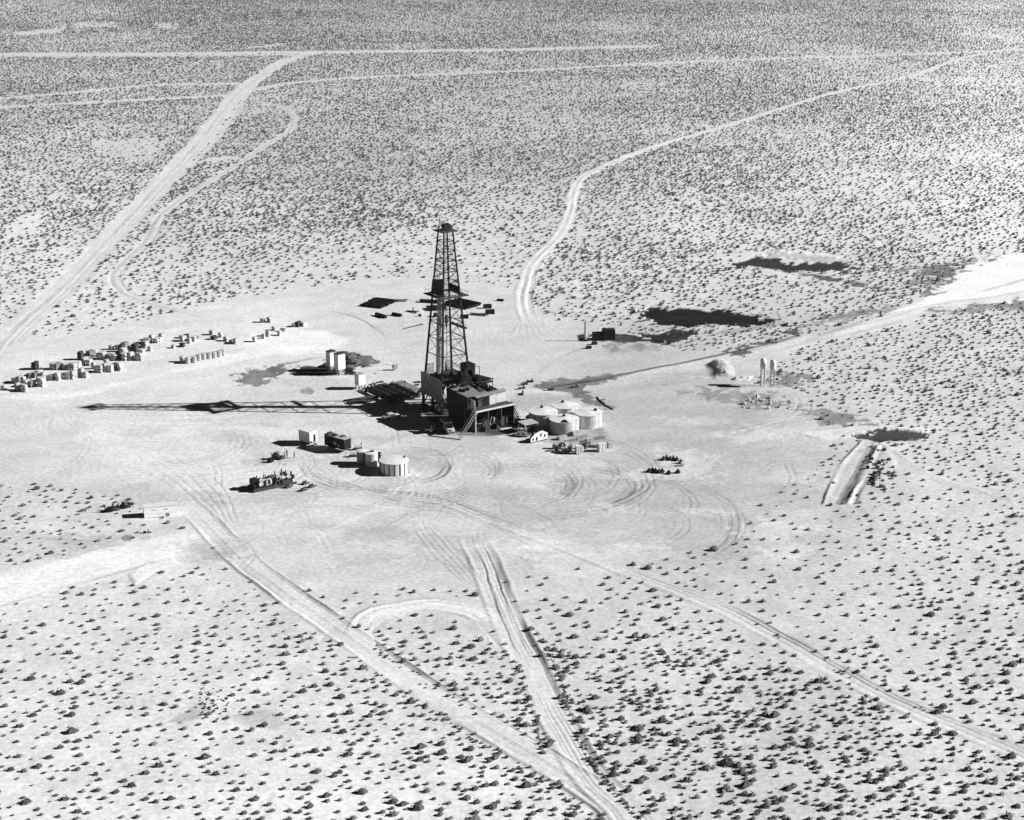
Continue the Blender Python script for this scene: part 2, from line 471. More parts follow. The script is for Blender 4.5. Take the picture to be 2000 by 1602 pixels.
road([(-220,1215),(-60,1172),(0,1155),(100,1126),(200,1100),(300,1075),(380,1055),(450,1020)], 15.0, 250, 0.9, 3.0, rl, [(-7.2,0.7,0.3,-0.2),(7.2,0.6,0.2,-0.12),(-2.0,0.4,-0.1,-0.08),(1.5,0.4,-0.1,-0.08)], fade=20)
road([(1920,962),(1820,930),(1700,860),(1620,845),(1400,850)], 3.0, 214, 0.35, 1.0, None, [(0,0.4,-0.1,-0.1)])

patch([(566,724),(586,715),(600,712),(618,718),(640,714),(660,722),(662,734),(600,733),(572,729)], 16, 0.95, 2.5, None, 0, rough=4, streak=3)  # silo shadow painted into the soil together with black mud
# --- turning circles and wheel marks on the pad
def arc(cu, cv, ru, rv, a0, a1, n=9):
    return [(cu + ru * math.cos(math.radians(a0 + (a1 - a0) * i / (n - 1))), cv + rv * math.sin(math.radians(a0 + (a1 - a0) * i / (n - 1)))) for i in range(n)]
def mark(pts, dt=-0.3, w=0.25, dz=-0.1, taper=8):
    road(pts, 0.5, None, ruts=[(0, w, dz, dt)], taper=taper, bare=0.5)
def car(pts, dt=-0.2, w=0.24, dz=-0.08, taper=10, gauge=0.8):
    road(pts, 0.5, None, ruts=[(-gauge, w, dz, dt), (gauge, w, dz, dt)], taper=taper, bare=0.4)
TR = np.random.default_rng(23)
for (cu, cv, ru, rv, n, a0, a1, dt) in [(815,908,60,28,6,-95,80,-0.3),(905,915,62,30,5,-90,85,-0.24),(1035,945,95,42,6,-110,100,-0.26),(1150,950,105,46,6,-115,110,-0.3),
                                        (1340,1020,95,66,5,-80,75,-0.2),(700,900,150,70,5,20,150,-0.22),(900,930,210,62,4,10,160,-0.16),(1000,930,250,75,4,-60,130,-0.14),(1090,990,330,90,3,-80,20,-0.12),
                                        (420,900,170,60,4,-60,90,-0.1),(300,860,220,60,4,-30,120,-0.09),(1350,790,240,58,4,-170,60,-0.12),(560,800,180,30,3,-20,170,-0.09)]:
    for k in range(n):
        q = TR.uniform(0.72, 1.12); j0, j1 = a0 + TR.uniform(-35, 45), a1 + TR.uniform(-45, 35)
        car(arc(cu + TR.uniform(-14, 14), cv + TR.uniform(-5, 5), ru * q, rv * q * TR.uniform(0.9, 1.1), j0, j1, 11), dt * TR.uniform(0.7, 1.7), TR.uniform(0.18, 0.34))
for k in range(150):
    cu, cv = TR.uniform(330, 1500), TR.uniform(870, 1090)
    if TR.uniform() < 0.25:
        cu, cv = TR.uniform(60, 640), TR.uniform(790, 900)
    an = TR.normal(0.2, 0.7); L = TR.uniform(25, 110); be = TR.normal(0, 0.35)
    car([(cu, cv), (cu + L * math.cos(an), cv + 0.36 * L * math.sin(an)), (cu + 2 * L * math.cos(an + be), cv + 0.72 * L * math.sin(an + be)), (cu + 3 * L * math.cos(an + 2 * be), cv + 1.08 * L * math.sin(an + 2 * be))], TR.choice([-0.2, -0.12, -0.08, 0.08]), TR.uniform(0.2, 0.4))
# trampled, lighter and darker blotches of worked sand
for k in range(150):
    cu, cv = TR.uniform(80, 1560), TR.uniform(790, 1110)
    wd = TR.uniform(12, 90); hh = wd * TR.uniform(0.15, 0.3)
    patch(arc(cu, cv, wd, hh, 0, 340, 9), float(TR.choice([178, 188, 226, 234, 240])), 0.4, 8, rough=14, streak=6)
for k in range(4):
    mark([(930,945 + 5 * k),(980,962 + 5 * k),(1050,976 + 4 * k),(1110,972 + 4 * k)], -0.16, 0.5)
for k in range(5):
    mark([(600,905 + 8 * k),(680,945 + 7 * k),(780,968 + 5 * k),(870,962 + 6 * k),(930,930 + 6 * k)], -0.22)
mark([(570,1085),(640,1040),(720,1000),(800,985)], 0.1, 0.9, 0.1)
for k in range(5):
    mark([(250 + 25 * k,880),(330 + 22 * k,935),(400 + 14 * k,990),(440 + 9 * k,1050),(500 + 7 * k,1110)], -0.12)
for k in range(4):
    mark([(200 + 40 * k,905 + 4 * k),(330,925 + 9 * k),(470,900 + 12 * k),(560,880 + 14 * k)], -0.1)
ring = newclass('dirt_track')
road([(1140,750),(1260,735),(1400,738),(1500,748),(1560,768),(1572,790),(1545,815),(1480,832)], 3.2, 214, 0.5, 0.7, ring, [(-1.1,0.3,-0.15,-0.25),(0,0.3,0.1,0),(1.1,0.3,-0.15,-0.25),(2.4,0.4,0.2,-0.15)])
mark([(1040,735),(1090,700),(1140,677),(1165,668)], -0.18, 0.6)
mark([(1165,668),(1190,690),(1215,712)], -0.15, 0.4)
for k in range(4):
    mark([(585 + 10 * k,585),(640 + 8 * k,605 + 2 * k),(700 + 6 * k,622 + 3 * k),(760,650 + 6 * k)], -0.14)
for k in range(3):
    mark([(100,800 + 14 * k),(300,812 + 10 * k),(520,805 + 10 * k)], -0.08, 0.5)
for k in range(26):                         # scattered faint tyre marks
    a = RNG.uniform(0, 6.28); cu, cv = RNG.uniform(420, 1450), RNG.uniform(880, 1080)
    L = RNG.uniform(30, 120)
    mark([(cu, cv), (cu + L * math.cos(a), cv + 0.35 * L * math.sin(a)), (cu + 1.9 * L * math.cos(a + 0.25), cv + 0.35 * 1.9 * L * math.sin(a + 0.25))], -0.1, 0.3)

# --- wet mud, oil, pits, painted shade and other dark patches
patch([(820,795),(880,775),(985,790),(1015,822),(1020,845),(960,852),(900,850),(850,838)], 55, 0.9, 5, rough=8)  # oily mud with the rig's shade painted into its colour
patch([(1020,815),(1120,800),(1180,835),(1200,862),(1110,872),(1030,858)], 150, 0.6, 6, rough=8)
patch([(462,733),(500,722),(545,710),(578,702),(552,720),(556,733),(520,742),(512,756),(478,754),(466,744)], 112, 0.9, 3, rough=5, streak=4)
patch([(540,712),(600,700),(640,698),(600,704),(560,712)], 160, 0.7, 3, rough=4)
patch([(660,700),(680,690),(735,697),(728,708),(700,716),(704,728),(670,732),(655,722)], 105, 0.9, 3, rough=6, streak=6)
patch([(655,690),(680,688),(690,706),(700,720),(694,732),(660,733)], 25, 0.95, 3, rough=6, streak=5)
patch([(690,742),(640,737),(560,740),(520,748),(600,760),(700,752)], 190, 0.4, 8, rough=8)
patch([(585,762),(600,756),(616,764),(610,772),(590,770)], 140, 0.7, 3, rough=4)
patch([(1040,757),(1062,746),(1150,735),(1226,730),(1180,744),(1140,756),(1165,776),(1196,797),(1186,801),(1150,790),(1120,770),(1080,764)], 104, 0.85, 3, rough=5, streak=3)
patch([(1000,775),(1060,768),(1120,778),(1100,800),(1040,806),(1000,796)], 170, 0.5, 8, rough=8)
road([(1226,730),(1290,717),(1350,706),(1440,686),(1500,672),(1560,655)], 1.3, 60, 0.8, 0.6, None, [(0,0.5,0.3,-0.4)])
road([(1110,752),(1170,742),(1226,731)], 1.2, 60, 0.7, 0.6, None, [(0,0.5,0.3,-0.4)])
pit = newclass('mud_pit')
patch([(1248,614),(1268,602),(1340,604),(1420,607),(1490,615),(1520,632),(1450,638),(1390,634),(1340,638),(1290,636),(1262,628)], 6, 0.99, 3, pit, 1.0, -0.3, rough=6, streak=7)
patch([(1238,652),(1290,650),(1300,640),(1350,645),(1354,657),(1320,663),(1318,672),(1290,676),(1268,662)], 14, 0.97, 3, pit, 1.0, -0.2, rough=7, streak=6)
patch([(1160,655),(1215,650),(1245,660),(1310,664),(1300,672),(1220,668),(1170,668)], 20, 0.95, 3, pit, 1.0, rough=4, streak=4)
patch([(1210,672),(1300,676),(1290,684),(1230,690),(1180,682)], 150, 0.7, 5, rough=6, streak=6)
patch([(1126,655),(1140,652),(1146,660),(1130,664)], 22, 0.95, 1.5, rough=1.5)  # small dark ellipse beside the stack foot
patch([(1425,690),(1455,672),(1510,660),(1500,668),(1465,682),(1448,698)], 60, 0.85, 3, rough=5, streak=4)
patch([(1530,650),(1560,640),(1590,650),(1560,656)], 60, 0.85, 3, rough=5, streak=4)
for k in range(9):                          # bulldozed strips beside the pit
    mark([(1400 + 13 * k,655 - 1.5 * k),(1430 + 13 * k,640 - 1.5 * k)], -0.35, 0.6, 0.3, 1)
patch([(1410,500),(1480,488),(1580,500),(1660,512),(1640,530),(1560,520),(1480,512),(1420,522)], 222, 0.5, 10, None, 1.0, 0.0, rough=10, streak=6)
patch([(1470,503),(1540,494),(1620,503),(1672,514),(1600,512),(1520,507)], 176, 0.6, 5, None, 1.0, 0.25, rough=6, streak=5)
patch([(1500,493),(1560,489),(1640,501),(1660,508),(1560,498)], 232, 0.6, 4, None, 1.0, 0.2, rough=6, streak=4)
pit2 = newclass('mud_pit')
patch([(1418,526),(1438,507),(1470,502),(1535,508),(1548,515),(1640,513),(1684,527),(1640,531),(1560,530),(1530,534),(1480,523)], 18, 0.96, 3, pit2, 1.0, -0.1, rough=5, streak=5)
patch([(1520,525),(1570,545),(1640,550),(1690,562),(1764,582),(1700,556),(1620,540),(1560,528)], 40, 0.85, 3, None, 0.6, rough=6, streak=7)
patch([(1470,520),(1540,532),(1600,545),(1560,548),(1500,536)], 228, 0.5, 5, None, 0.7, rough=6)
patch([(1740,530),(1800,520),(1850,512),(1900,505),(1980,497),(1905,512),(1862,535),(1836,562),(1818,580),(1784,578),(1800,556),(1816,538),(1780,534)], 112, 0.85, 5, None, 0.4, rough=8, streak=7)
patch([(1560,640),(1620,618),(1690,602),(1780,598),(1700,612),(1640,628)], 128, 0.8, 4, None, 0.8, rough=6, streak=5)
patch([(1820,608),(1900,596),(2080,580),(2080,596),(1960,604),(1850,612)], 118, 0.75, 4, None, 0.5, rough=6, streak=6)
patch([(1500,738),(1530,726),(1580,732),(1590,742),(1560,748),(1580,762),(1550,758),(1500,750)], 110, 0.75, 4, None, 0.3, rough=7, streak=7)
patch([(1330,765),(1420,760),(1510,770),(1545,790),(1500,800),(1440,790),(1400,775)], 118, 0.55, 8, None, 0.5, rough=14, streak=12)
patch([(1572,800),(1620,795),(1690,820),(1700,828),(1620,832),(1590,818)], 116, 0.75, 6, None, 0.3, rough=8, streak=6)
patch([(1550,846),(1690,832),(1830,838),(1800,846),(1700,850),(1600,858)], 232, 0.7, 5, None, 0.6, 0.2, rough=6)
pit3 = newclass('mud_pit')
patch([(1670,852),(1700,842),(1726,836),(1760,839),(1805,844),(1818,855),(1750,860),(1705,862)], 46, 0.95, 2, pit3, 1.0, -0.4, rough=4, streak=3)
patch([(1712,857),(1760,857),(1800,857),(1790,861),(1720,861)], 8, 0.9, 1.5, pit3, 1.0, rough=2)
patch([(1560,850),(1640,835),(1760,830),(1860,832),(1900,840),(1700,836),(1600,850)], 236, 0.5, 4, rough=5)
# the bulldozed trench on the right, open towards the camera
trench = newclass('trench')
patch([(1620,968),(1640,920),(1668,882),(1700,872),(1712,880),(1690,915),(1660,970),(1640,976)], 206, 0.7, 6, trench, 1.0, -0.12, rough=2)
road([(1616,962),(1638,914),(1662,884)], 0.8, None, ruts=[(0,0.35,0.5,-0.45)])
road([(1666,962),(1689,922),(1702,894)], 1.6, 205, 0.6, 0.6, trench, [(-1.4,0.45,-0.3,-0.4),(-0.1,0.6,0.65,0.0),(1.6,0.6,-0.4,-0.55),(2.4,0.4,-0.2,-0.4)])  # ridge flanks: shade painted into the soil as dark bands
patch([(1700,880),(1730,876),(1752,900),(1736,930),(1716,950),(1700,945),(1712,915)], 205, 0.5, 8, trench, 1.0, 0.1, rough=4)
patch([(1664,882),(1700,873),(1712,876),(1700,886)], 175, 0.6, 3, trench, 1.0, 0.06, rough=2)
# heap of spoil in front of the wash
mound = newclass('dirt_mound')
patch([(1384,714),(1400,704),(1414,706),(1426,726),(1428,736),(1404,736),(1394,724)], 150, 0.8, 10, mound, 1.0, 0.8, rough=9)
patch([(1378,712),(1396,706),(1404,716),(1398,722),(1410,728),(1410,737),(1396,733),(1392,724)], 22, 0.85, 2, None, 0.5, rough=4)  # unlit left side of the heap painted near black
patch([(1430,738),(1470,735),(1462,744),(1436,744)], 232, 0.7, 3, None, 0.5, 0.3, rough=4)
for k in range(10):
    mark([(1440 + 14 * k + RNG.uniform(-8, 8),705 + RNG.uniform(-6,6)),(1480 + 14 * k,698 + RNG.uniform(-6,6))], -0.2, 0.8)
# scraped light patches and grey ones among the shrubs
patch([(90,58),(130,52),(120,66),(40,70),(20,66)], 214, 0.6, 6, None, 0.8, rough=8)
patch([(140,45),(230,44),(225,54),(150,56)], 210, 0.5, 6, None, 0.7, rough=8)
patch([(300,47),(350,46),(345,58),(310,56)], 206, 0.5, 6, None, 0.7, rough=8)
patch([(480,92),(560,86),(550,94),(490,97)], 206, 0.5, 6, None, 0.7, rough=6)
patch([(850,138),(960,130),(900,148),(830,150)], 205, 0.4, 8, None, 0.6, rough=8)
patch([(1180,52),(1260,46),(1300,60),(1200,68)], 186, 0.4, 8, None, 0.5, rough=8)
patch([(170,275),(330,270),(300,320),(200,310)], 214, 0.4, 14, None, 0.6, rough=18)
patch([(20,430),(90,410),(80,450),(10,470)], 238, 0.5, 12, None, 0.7, rough=14)
patch([(330,1410),(380,1375),(410,1370),(400,1395),(360,1410)], 150, 0.6, 8, None, 0.2, rough=8)
patch([(400,1358),(450,1352),(460,1370),(420,1374)], 242, 0.8, 6, None, 0.6, rough=6)
patch([(460,1395),(520,1385),(570,1405),(540,1425),(480,1415)], 176, 0.55, 10, None, 0.1, rough=10)
patch([(250,1120),(300,1095),(340,1092),(350,1100),(300,1118),(262,1140)], 240, 0.6, 6, None, 0.9, 0.12, rough=6)
patch([(236,1050),(245,1044),(258,1045),(255,1056),(240,1056)], 120, 0.7, 2, None, 0.2, rough=3)
patch([(850,830),(960,850),(1010,880),(900,885),(820,870)], 185, 0.45, 12, rough=12)

# gentle relief of the natural desert: small hummocks, none on worked ground
HGT += (1 - BARE) * (0.12 * fbm(X, Y, 6.0, 21, 3) + 0.25 * fbm(X, Y, 40.0, 22, 2)) + BARE * 0.025 * fbm(X, Y, 3.0, 23, 3)
ALB = np.clip(ALB, 0.004, 0.78)

def ground_z(u, v):
    i = np.clip(np.searchsorted(ucols, u), 1, NU - 1); j = np.clip(np.searchsorted(vrows, v), 1, NV - 1)
    fu = np.clip((u - ucols[i - 1]) / (ucols[i] - ucols[i - 1]), 0, 1); fv = np.clip((v - vrows[j - 1]) / (vrows[j] - vrows[j - 1]), 0, 1)
    return (HGT[j - 1, i - 1] * (1 - fu) * (1 - fv) + HGT[j - 1, i] * fu * (1 - fv) + HGT[j, i - 1] * (1 - fu) * fv + HGT[j, i] * fu * fv)

def mesh_from(name, verts, quads, attr=None, attr_name='soil'):
    me = bpy.data.meshes.new(name)
    me.vertices.add(len(verts)); me.vertices.foreach_set('co', np.ascontiguousarray(verts, np.float32).ravel())
    me.loops.add(quads.size); me.loops.foreach_set('vertex_index', np.ascontiguousarray(quads, np.int32).ravel())
    me.polygons.add(len(quads)); me.polygons.foreach_set('loop_start', np.arange(0, quads.size, quads.shape[1], dtype=np.int32))
    if attr is not None:
        a = me.attributes.new(attr_name, 'FLOAT', 'POINT')
        a.data.foreach_set('value', np.ascontiguousarray(attr, np.float32))
    me.update(calc_edges=True)
    return me

def link(name, me, m=None):
    o = bpy.data.objects.new(name, me)
    if m:
        me.materials.append(m)
    COL.objects.link(o)
    return o

def build_ground():
    V = np.stack([X, Y, HGT], -1).reshape(-1, 3)
    a = ALB.reshape(-1)
    idx = np.arange(NV * NU).reshape(NV, NU)
    q = np.stack([idx[1:, :-1], idx[1:, 1:], idx[:-1, 1:], idx[:-1, :-1]], -1).reshape(-1, 4)
    fc = np.maximum.reduce([CLS[1:, :-1], CLS[1:, 1:], CLS[:-1, 1:], CLS[:-1, :-1]]).reshape(-1)
    for c, nm in enumerate(CLASS_NAMES):
        s = q[fc == c]
        if not len(s):
            continue
        used, inv = np.unique(s, return_inverse=True)
        o = link(nm, mesh_from(nm, V[used], inv.reshape(-1, 4), a[used]), M['soil'])
        o['kind'] = 'structure'
build_ground()

# ------------------------------------------------------------------ shrubs
DENS = [(1450,1500,.17),(1250,1450,.15),(1700,1550,.15),(1900,1500,.10),(1650,1400,.12),(1850,1330,.06),(1300,1330,.12),(1150,1350,.13),(1150,1220,.05),(1100,1150,.02),
 (300,1400,.045),(100,1450,.055),(100,1250,.035),(350,1250,.05),(300,1150,.04),(550,1300,.05),(700,1450,.07),(600,1550,.06),(900,1550,.06),(800,1480,.06),
 (850,1300,.05),(950,1380,.05),(600,1120,.03),(1800,1100,.075),(1550,1080,.03),(1600,1000,.03),(1900,950,.06),(1950,1250,.07),(1600,1200,.03),(1750,1250,.04),
 (1850,750,.085),(1950,680,.085),(1700,700,.05),(1650,760,.05),(700,420,.07),(500,480,.065),(1500,400,.07),(1300,500,.07),(1400,570,.06),(1150,550,.05),
 (700,530,.03),(600,560,.02),(900,520,.02),(300,480,.06),(100,400,.06),(100,500,.04),(150,620,.02),(1000,250,.065),(1000,60,.08),(500,60,.085),
 (100,230,.07),(300,220,.075),(700,150,.085),(1300,60,.08),(1700,60,.075),(1500,250,.075),(1850,300,.06),(1950,400,.045),(1650,450,.06),(100,1000,.05),(80,1080,.05),(1950,600,.05),(200,580,.03)]
def density(u, v):
    num = np.zeros(u.shape); den = np.zeros(u.shape)
    for (a, b, d) in DENS:
        w = 1.0 / ((u - a) ** 2 + (1.4 * (v - b)) ** 2 + 2500.0) ** 1.8
        num += w * d; den += w
    return num / den

def project(x, y):
    d = y * CP + H * SP
    return 1000 + F * x / d, 801 - F * (y * SP - H * CP) / d

def scatter():
    n = 730000
    yy = np.sqrt(RNG.uniform(225.0 ** 2, 2000.0 ** 2, n))
    xx = RNG.uniform(-1, 1, n) * 1620.0 / F * (yy * CP + H * SP)
    u, v = project(xx, yy)
    d = density(u, v) * np.interp(v, [0, 250, 420, 560, 700, 900, 1300], [2.3, 2.6, 3.0, 2.7, 2.3, 2.1, 2.7]) * np.where((u < 900) & (v > 1100), 0.95, 1.0)
    d = d * np.clip(1 + 0.95 * fbm(xx, yy, 70.0, 61, 5), 0.15, 2.1)
    i = np.clip(np.searchsorted(ucols, u), 0, NU - 1); j = np.clip(np.searchsorted(vrows, v), 0, NV - 1)
    d = d * np.clip(1 - 1.25 * BARE[j, i], 0, 1)
    area = 1620.0 / F * (CP * (2000.0 ** 2 - 225.0 ** 2))
    keep = np.where(RNG.uniform(0, 1, n) < 1.9 * d * area / n)[0]
    rad = 0.62 / np.sqrt(np.maximum(d, 1e-4))
    cell = {}
    ok = []
    X_, Y_, R_ = xx.tolist(), yy.tolist(), np.minimum(rad, 5.0).tolist()
    for k in keep.tolist():                 # plants keep their distance from one another, as creosote does
        px, py, pr = X_[k], Y_[k], R_[k]
        cx, cy = int(px // 5), int(py // 5)
        good = True
        for a_ in (-1, 0, 1):
            for b_ in (-1, 0, 1):
                for m_ in cell.get((cx + a_, cy + b_), ()):
                    if (X_[m_] - px) ** 2 + (Y_[m_] - py) ** 2 < pr * pr:
                        good = False; break
                if not good: break
            if not good: break
        if good:
            cell.setdefault((cx, cy), []).append(k); ok.append(k)
    ok = np.array(ok)
    x, y, u, v = xx[ok], yy[ok], u[ok], v[ok]
    w = np.exp(RNG.normal(0, 0.26, len(x))) * 1.08
    w = w * np.interp(v, [0, 300, 480, 650, 900, 1300], [1.15, 1.12, 1.2, 1.05, 0.92, 1.02])
    # fewer, smaller plants in the pale far right and lower left; larger lower right
    w = w * np.where((u > 1050) & (v > 1150), 1.02, 1.0) * np.where((u < 600) & (v > 950), 0.92, 1.0)
    w = np.clip(w, 0.45, 2.2)
    # windrows of uprooted brush pushed to the sides of the near roads
    ex = []
    for pts, side, n in [([(1062,1255),(1095,1330),(1120,1410),(1150,1480),(1200,1550),(1250,1598)], 0, 120), ([(1012,1300),(1030,1360),(1050,1420),(1062,1475)], 0, 40),
                         ([(670,1275),(740,1325),(820,1375),(900,1425),(980,1475),(1080,1535),(1140,1585)], 0, 70), ([(735,1265),(780,1300),(850,1340),(930,1385)], 0, 30),
                         ([(1480,1222),(1600,1287),(1700,1340),(1800,1386)], 0, 16)]:
        q = crom(pts)
        for k in range(n):
            a = q[RNG.integers(0, len(q))]
            ex.append(P(a[0] + RNG.normal(0, 3.5), a[1] + RNG.normal(0, 5)))
    ex = np.array(ex)
    eu, ev = project(ex[:, 0], ex[:, 1])
    x = np.concatenate([x, ex[:, 0]]); y = np.concatenate([y, ex[:, 1]]); u = np.concatenate([u, eu]); v = np.concatenate([v, ev])
    w = np.concatenate([w, RNG.uniform(0.5, 1.1, len(ex))])
    return x, y, u, v, w
BX, BY, BU, BV, BW = scatter()
BH = BW * RNG.uniform(0.4, 0.6, len(BW))
BZ = ground_z(BU, BV) - 0.04

def leaf_quads(n, k, size):
    """n plants of k leaf clumps each, in unit proportions: radius 0.5, height 1"""
    d = RNG.normal(size=(n, k, 3)); d[..., 2] = np.abs(d[..., 2]); d /= np.linalg.norm(d, axis=-1, keepdims=True)
    r = RNG.uniform(0.15, 1, (n, k, 1)) ** 0.5
    lob = 1 + 0.35 * np.sin(3 * np.arctan2(d[..., 1], d[..., 0]) + RNG.uniform(0, 6.28, (n, 1)))[..., None]
    c = d * r * np.array([0.44, 0.44, 0.85]) * lob + np.array([0, 0, 0.08])
    a = RNG.normal(size=(n, k, 3)); a /= np.linalg.norm(a, axis=-1, keepdims=True)
    b = np.cross(a, RNG.normal(size=(n, k, 3))); b /= np.linalg.norm(b, axis=-1, keepdims=True)
    s = size * RNG.uniform(0.6, 1.3, (n, k, 1))
    q = np.stack([c - a * s, c + b * s * 0.7, c + a * s, c - b * s * 0.7], 2)
    q[..., 2] = np.maximum(q[..., 2], 0.0)
    return q                                             # n, k, 4, 3

def dome_quads(n, seg, bands):
    """n rounded shrub bodies with uneven outlines, in unit proportions"""
    ang = np.linspace(0, 2 * math.pi, seg, endpoint=False)[None, None, :] + RNG.uniform(0, 6.28, (n, 1, 1))
    hs = np.linspace(0, 1, bands + 1)
    r = np.array([0.40 * math.cos(h * 1.15) ** 0.8 for h in hs])[None, :, None] * RNG.uniform(0.72, 1.25, (n, bands + 1, seg)) * RNG.uniform(0.85, 1.15, (n, 1, seg))
    z = (hs * 0.78)[None, :, None] * RNG.uniform(0.8, 1.15, (n, bands + 1, seg)) - 0.03
    p = np.stack([r * np.cos(ang), r * np.sin(ang), z], -1)
    q = [np.stack([p[:, i, j], p[:, i, (j + 1) % seg], p[:, i + 1, (j + 1) % seg], p[:, i + 1, j]], 1) for i in range(bands) for j in range(seg)]
    top = p[:, bands]
    if seg == 4:
        q.append(top)
    else:
        q.append(np.stack([top[:, 0], top[:, 1], top[:, 2], top[:, 3]], 1)); q.append(np.stack([top[:, 3], top[:, 4], top[:, 5], top[:, 0]], 1))
    return np.stack(q, 1)

def shrub_quads(n, k, size, seg, bands):
    return np.concatenate([dome_quads(n, seg, bands), leaf_quads(n, k, size)], 1)

def stretch(q):
    """plants drawn out by the prevailing wind"""
    c, s = math.cos(0.7), math.sin(0.7)
    a, b = q[..., 0] * c + q[..., 1] * s, -q[..., 0] * s + q[..., 1] * c
    a, b = a * 1.3, b * 0.85
    return np.stack([a * c - b * s, a * s + b * c, q[..., 2]], -1)

def build_shrubs():
    scl = F / (BY * CP + H * SP)
    size = BW * scl
    inside = (BU > 12) & (BU < 1988) & (BV > 20) & (BV < 1590)
    order = np.argsort(-np.where(inside, size, 0))
    big = order[:290]
    rest = np.ones(len(BX), bool); rest[big] = False
    chunks_v, dry = [], []
    for lo, hi, k, sz, seg, bands in [(760, 1e9, 26, 0.11, 6, 2), (330, 760, 8, 0.16, 6, 1), (-1e9, 330, 3, 0.2, 4, 1)]:
        s = np.where(rest & (BV >= lo) & (BV < hi))[0]
        q = shrub_quads(len(s), k, sz, seg, bands)
        q = stretch(q) * np.stack([BW[s], BW[s], BH[s]], -1)[:, None, None, :] + np.stack([BX[s], BY[s], BZ[s]], -1)[:, None, None, :]
        chunks_v.append(q.reshape(-1, 3))
        dry.append(np.repeat(RNG.uniform(0, 1, len(s)) ** 5, q.shape[1] * 4))
    V = np.concatenate(chunks_v)
    o = link('desert_scrub', mesh_from('desert_scrub', V, np.arange(len(V)).reshape(-1, 4), np.concatenate(dry), 'dryness'), M['leaf'])
    o['kind'] = 'stuff'
    protos = []
    for p in range(6):
        q = stretch(shrub_quads(1, 120, 0.075, 6, 2)).reshape(-1, 3)
        protos.append(mesh_from('desert_shrub', q, np.arange(len(q)).reshape(-1, 4)))
        protos[-1].materials.append(M['leaf'])
    for n, i in enumerate(big):
        o = bpy.data.objects.new('desert_shrub', protos[n % 6])
        o.location = (BX[i], BY[i], BZ[i])
        o.rotation_euler = (0, 0, float(RNG.uniform(-0.3, 0.3)))
        o.scale = (BW[i], BW[i] * float(RNG.uniform(0.8, 1.1)), BH[i])
        u, v = BU[i], BV[i]
        xa = np.interp(v, [1060, 1105, 1158, 1213, 1270, 1325, 1388, 1448, 1545, 1602], [440, 490, 560, 640, 720, 800, 900, 1000, 1160, 1240])
        xc = np.interp(v, [1008, 1058, 1113, 1160, 1197, 1235, 1290, 1345, 1392, 1432, 1475], [950, 1080, 1220, 1340, 1430, 1500, 1600, 1700, 1800, 1900, 2000])
        if u < xa and v > 1000:
            lab, g = 'dark low shrub on pale sand to the left of the forked near road', 'shrubs on the pale sand at lower left'
        elif u < np.interp(v, [1180, 1285, 1410, 1590], [980, 1030, 1088, 1225]) and v > 1100:
            lab, g = 'dark shrub on the wedge of sand between the two joining near roads', 'shrubs between the joining near roads'
        elif u > xc and v < 1475:
            lab, g = 'dark shrub on the desert beyond the straight rutted road at right', 'shrubs beyond the rutted road at right'
        elif v > 1400:
            lab, g = 'big dark shrub in the dense scrub at the bottom right corner', 'shrubs at the bottom right'
        else:
            lab, g = 'dark shrub in the dense scrub between the near road and the rutted road', 'shrubs between the near roads at right'
        o['label'], o['category'], o['group'] = lab, 'shrub', g
        COL.objects.link(o)
build_shrubs()
#@@OBJECTS@@

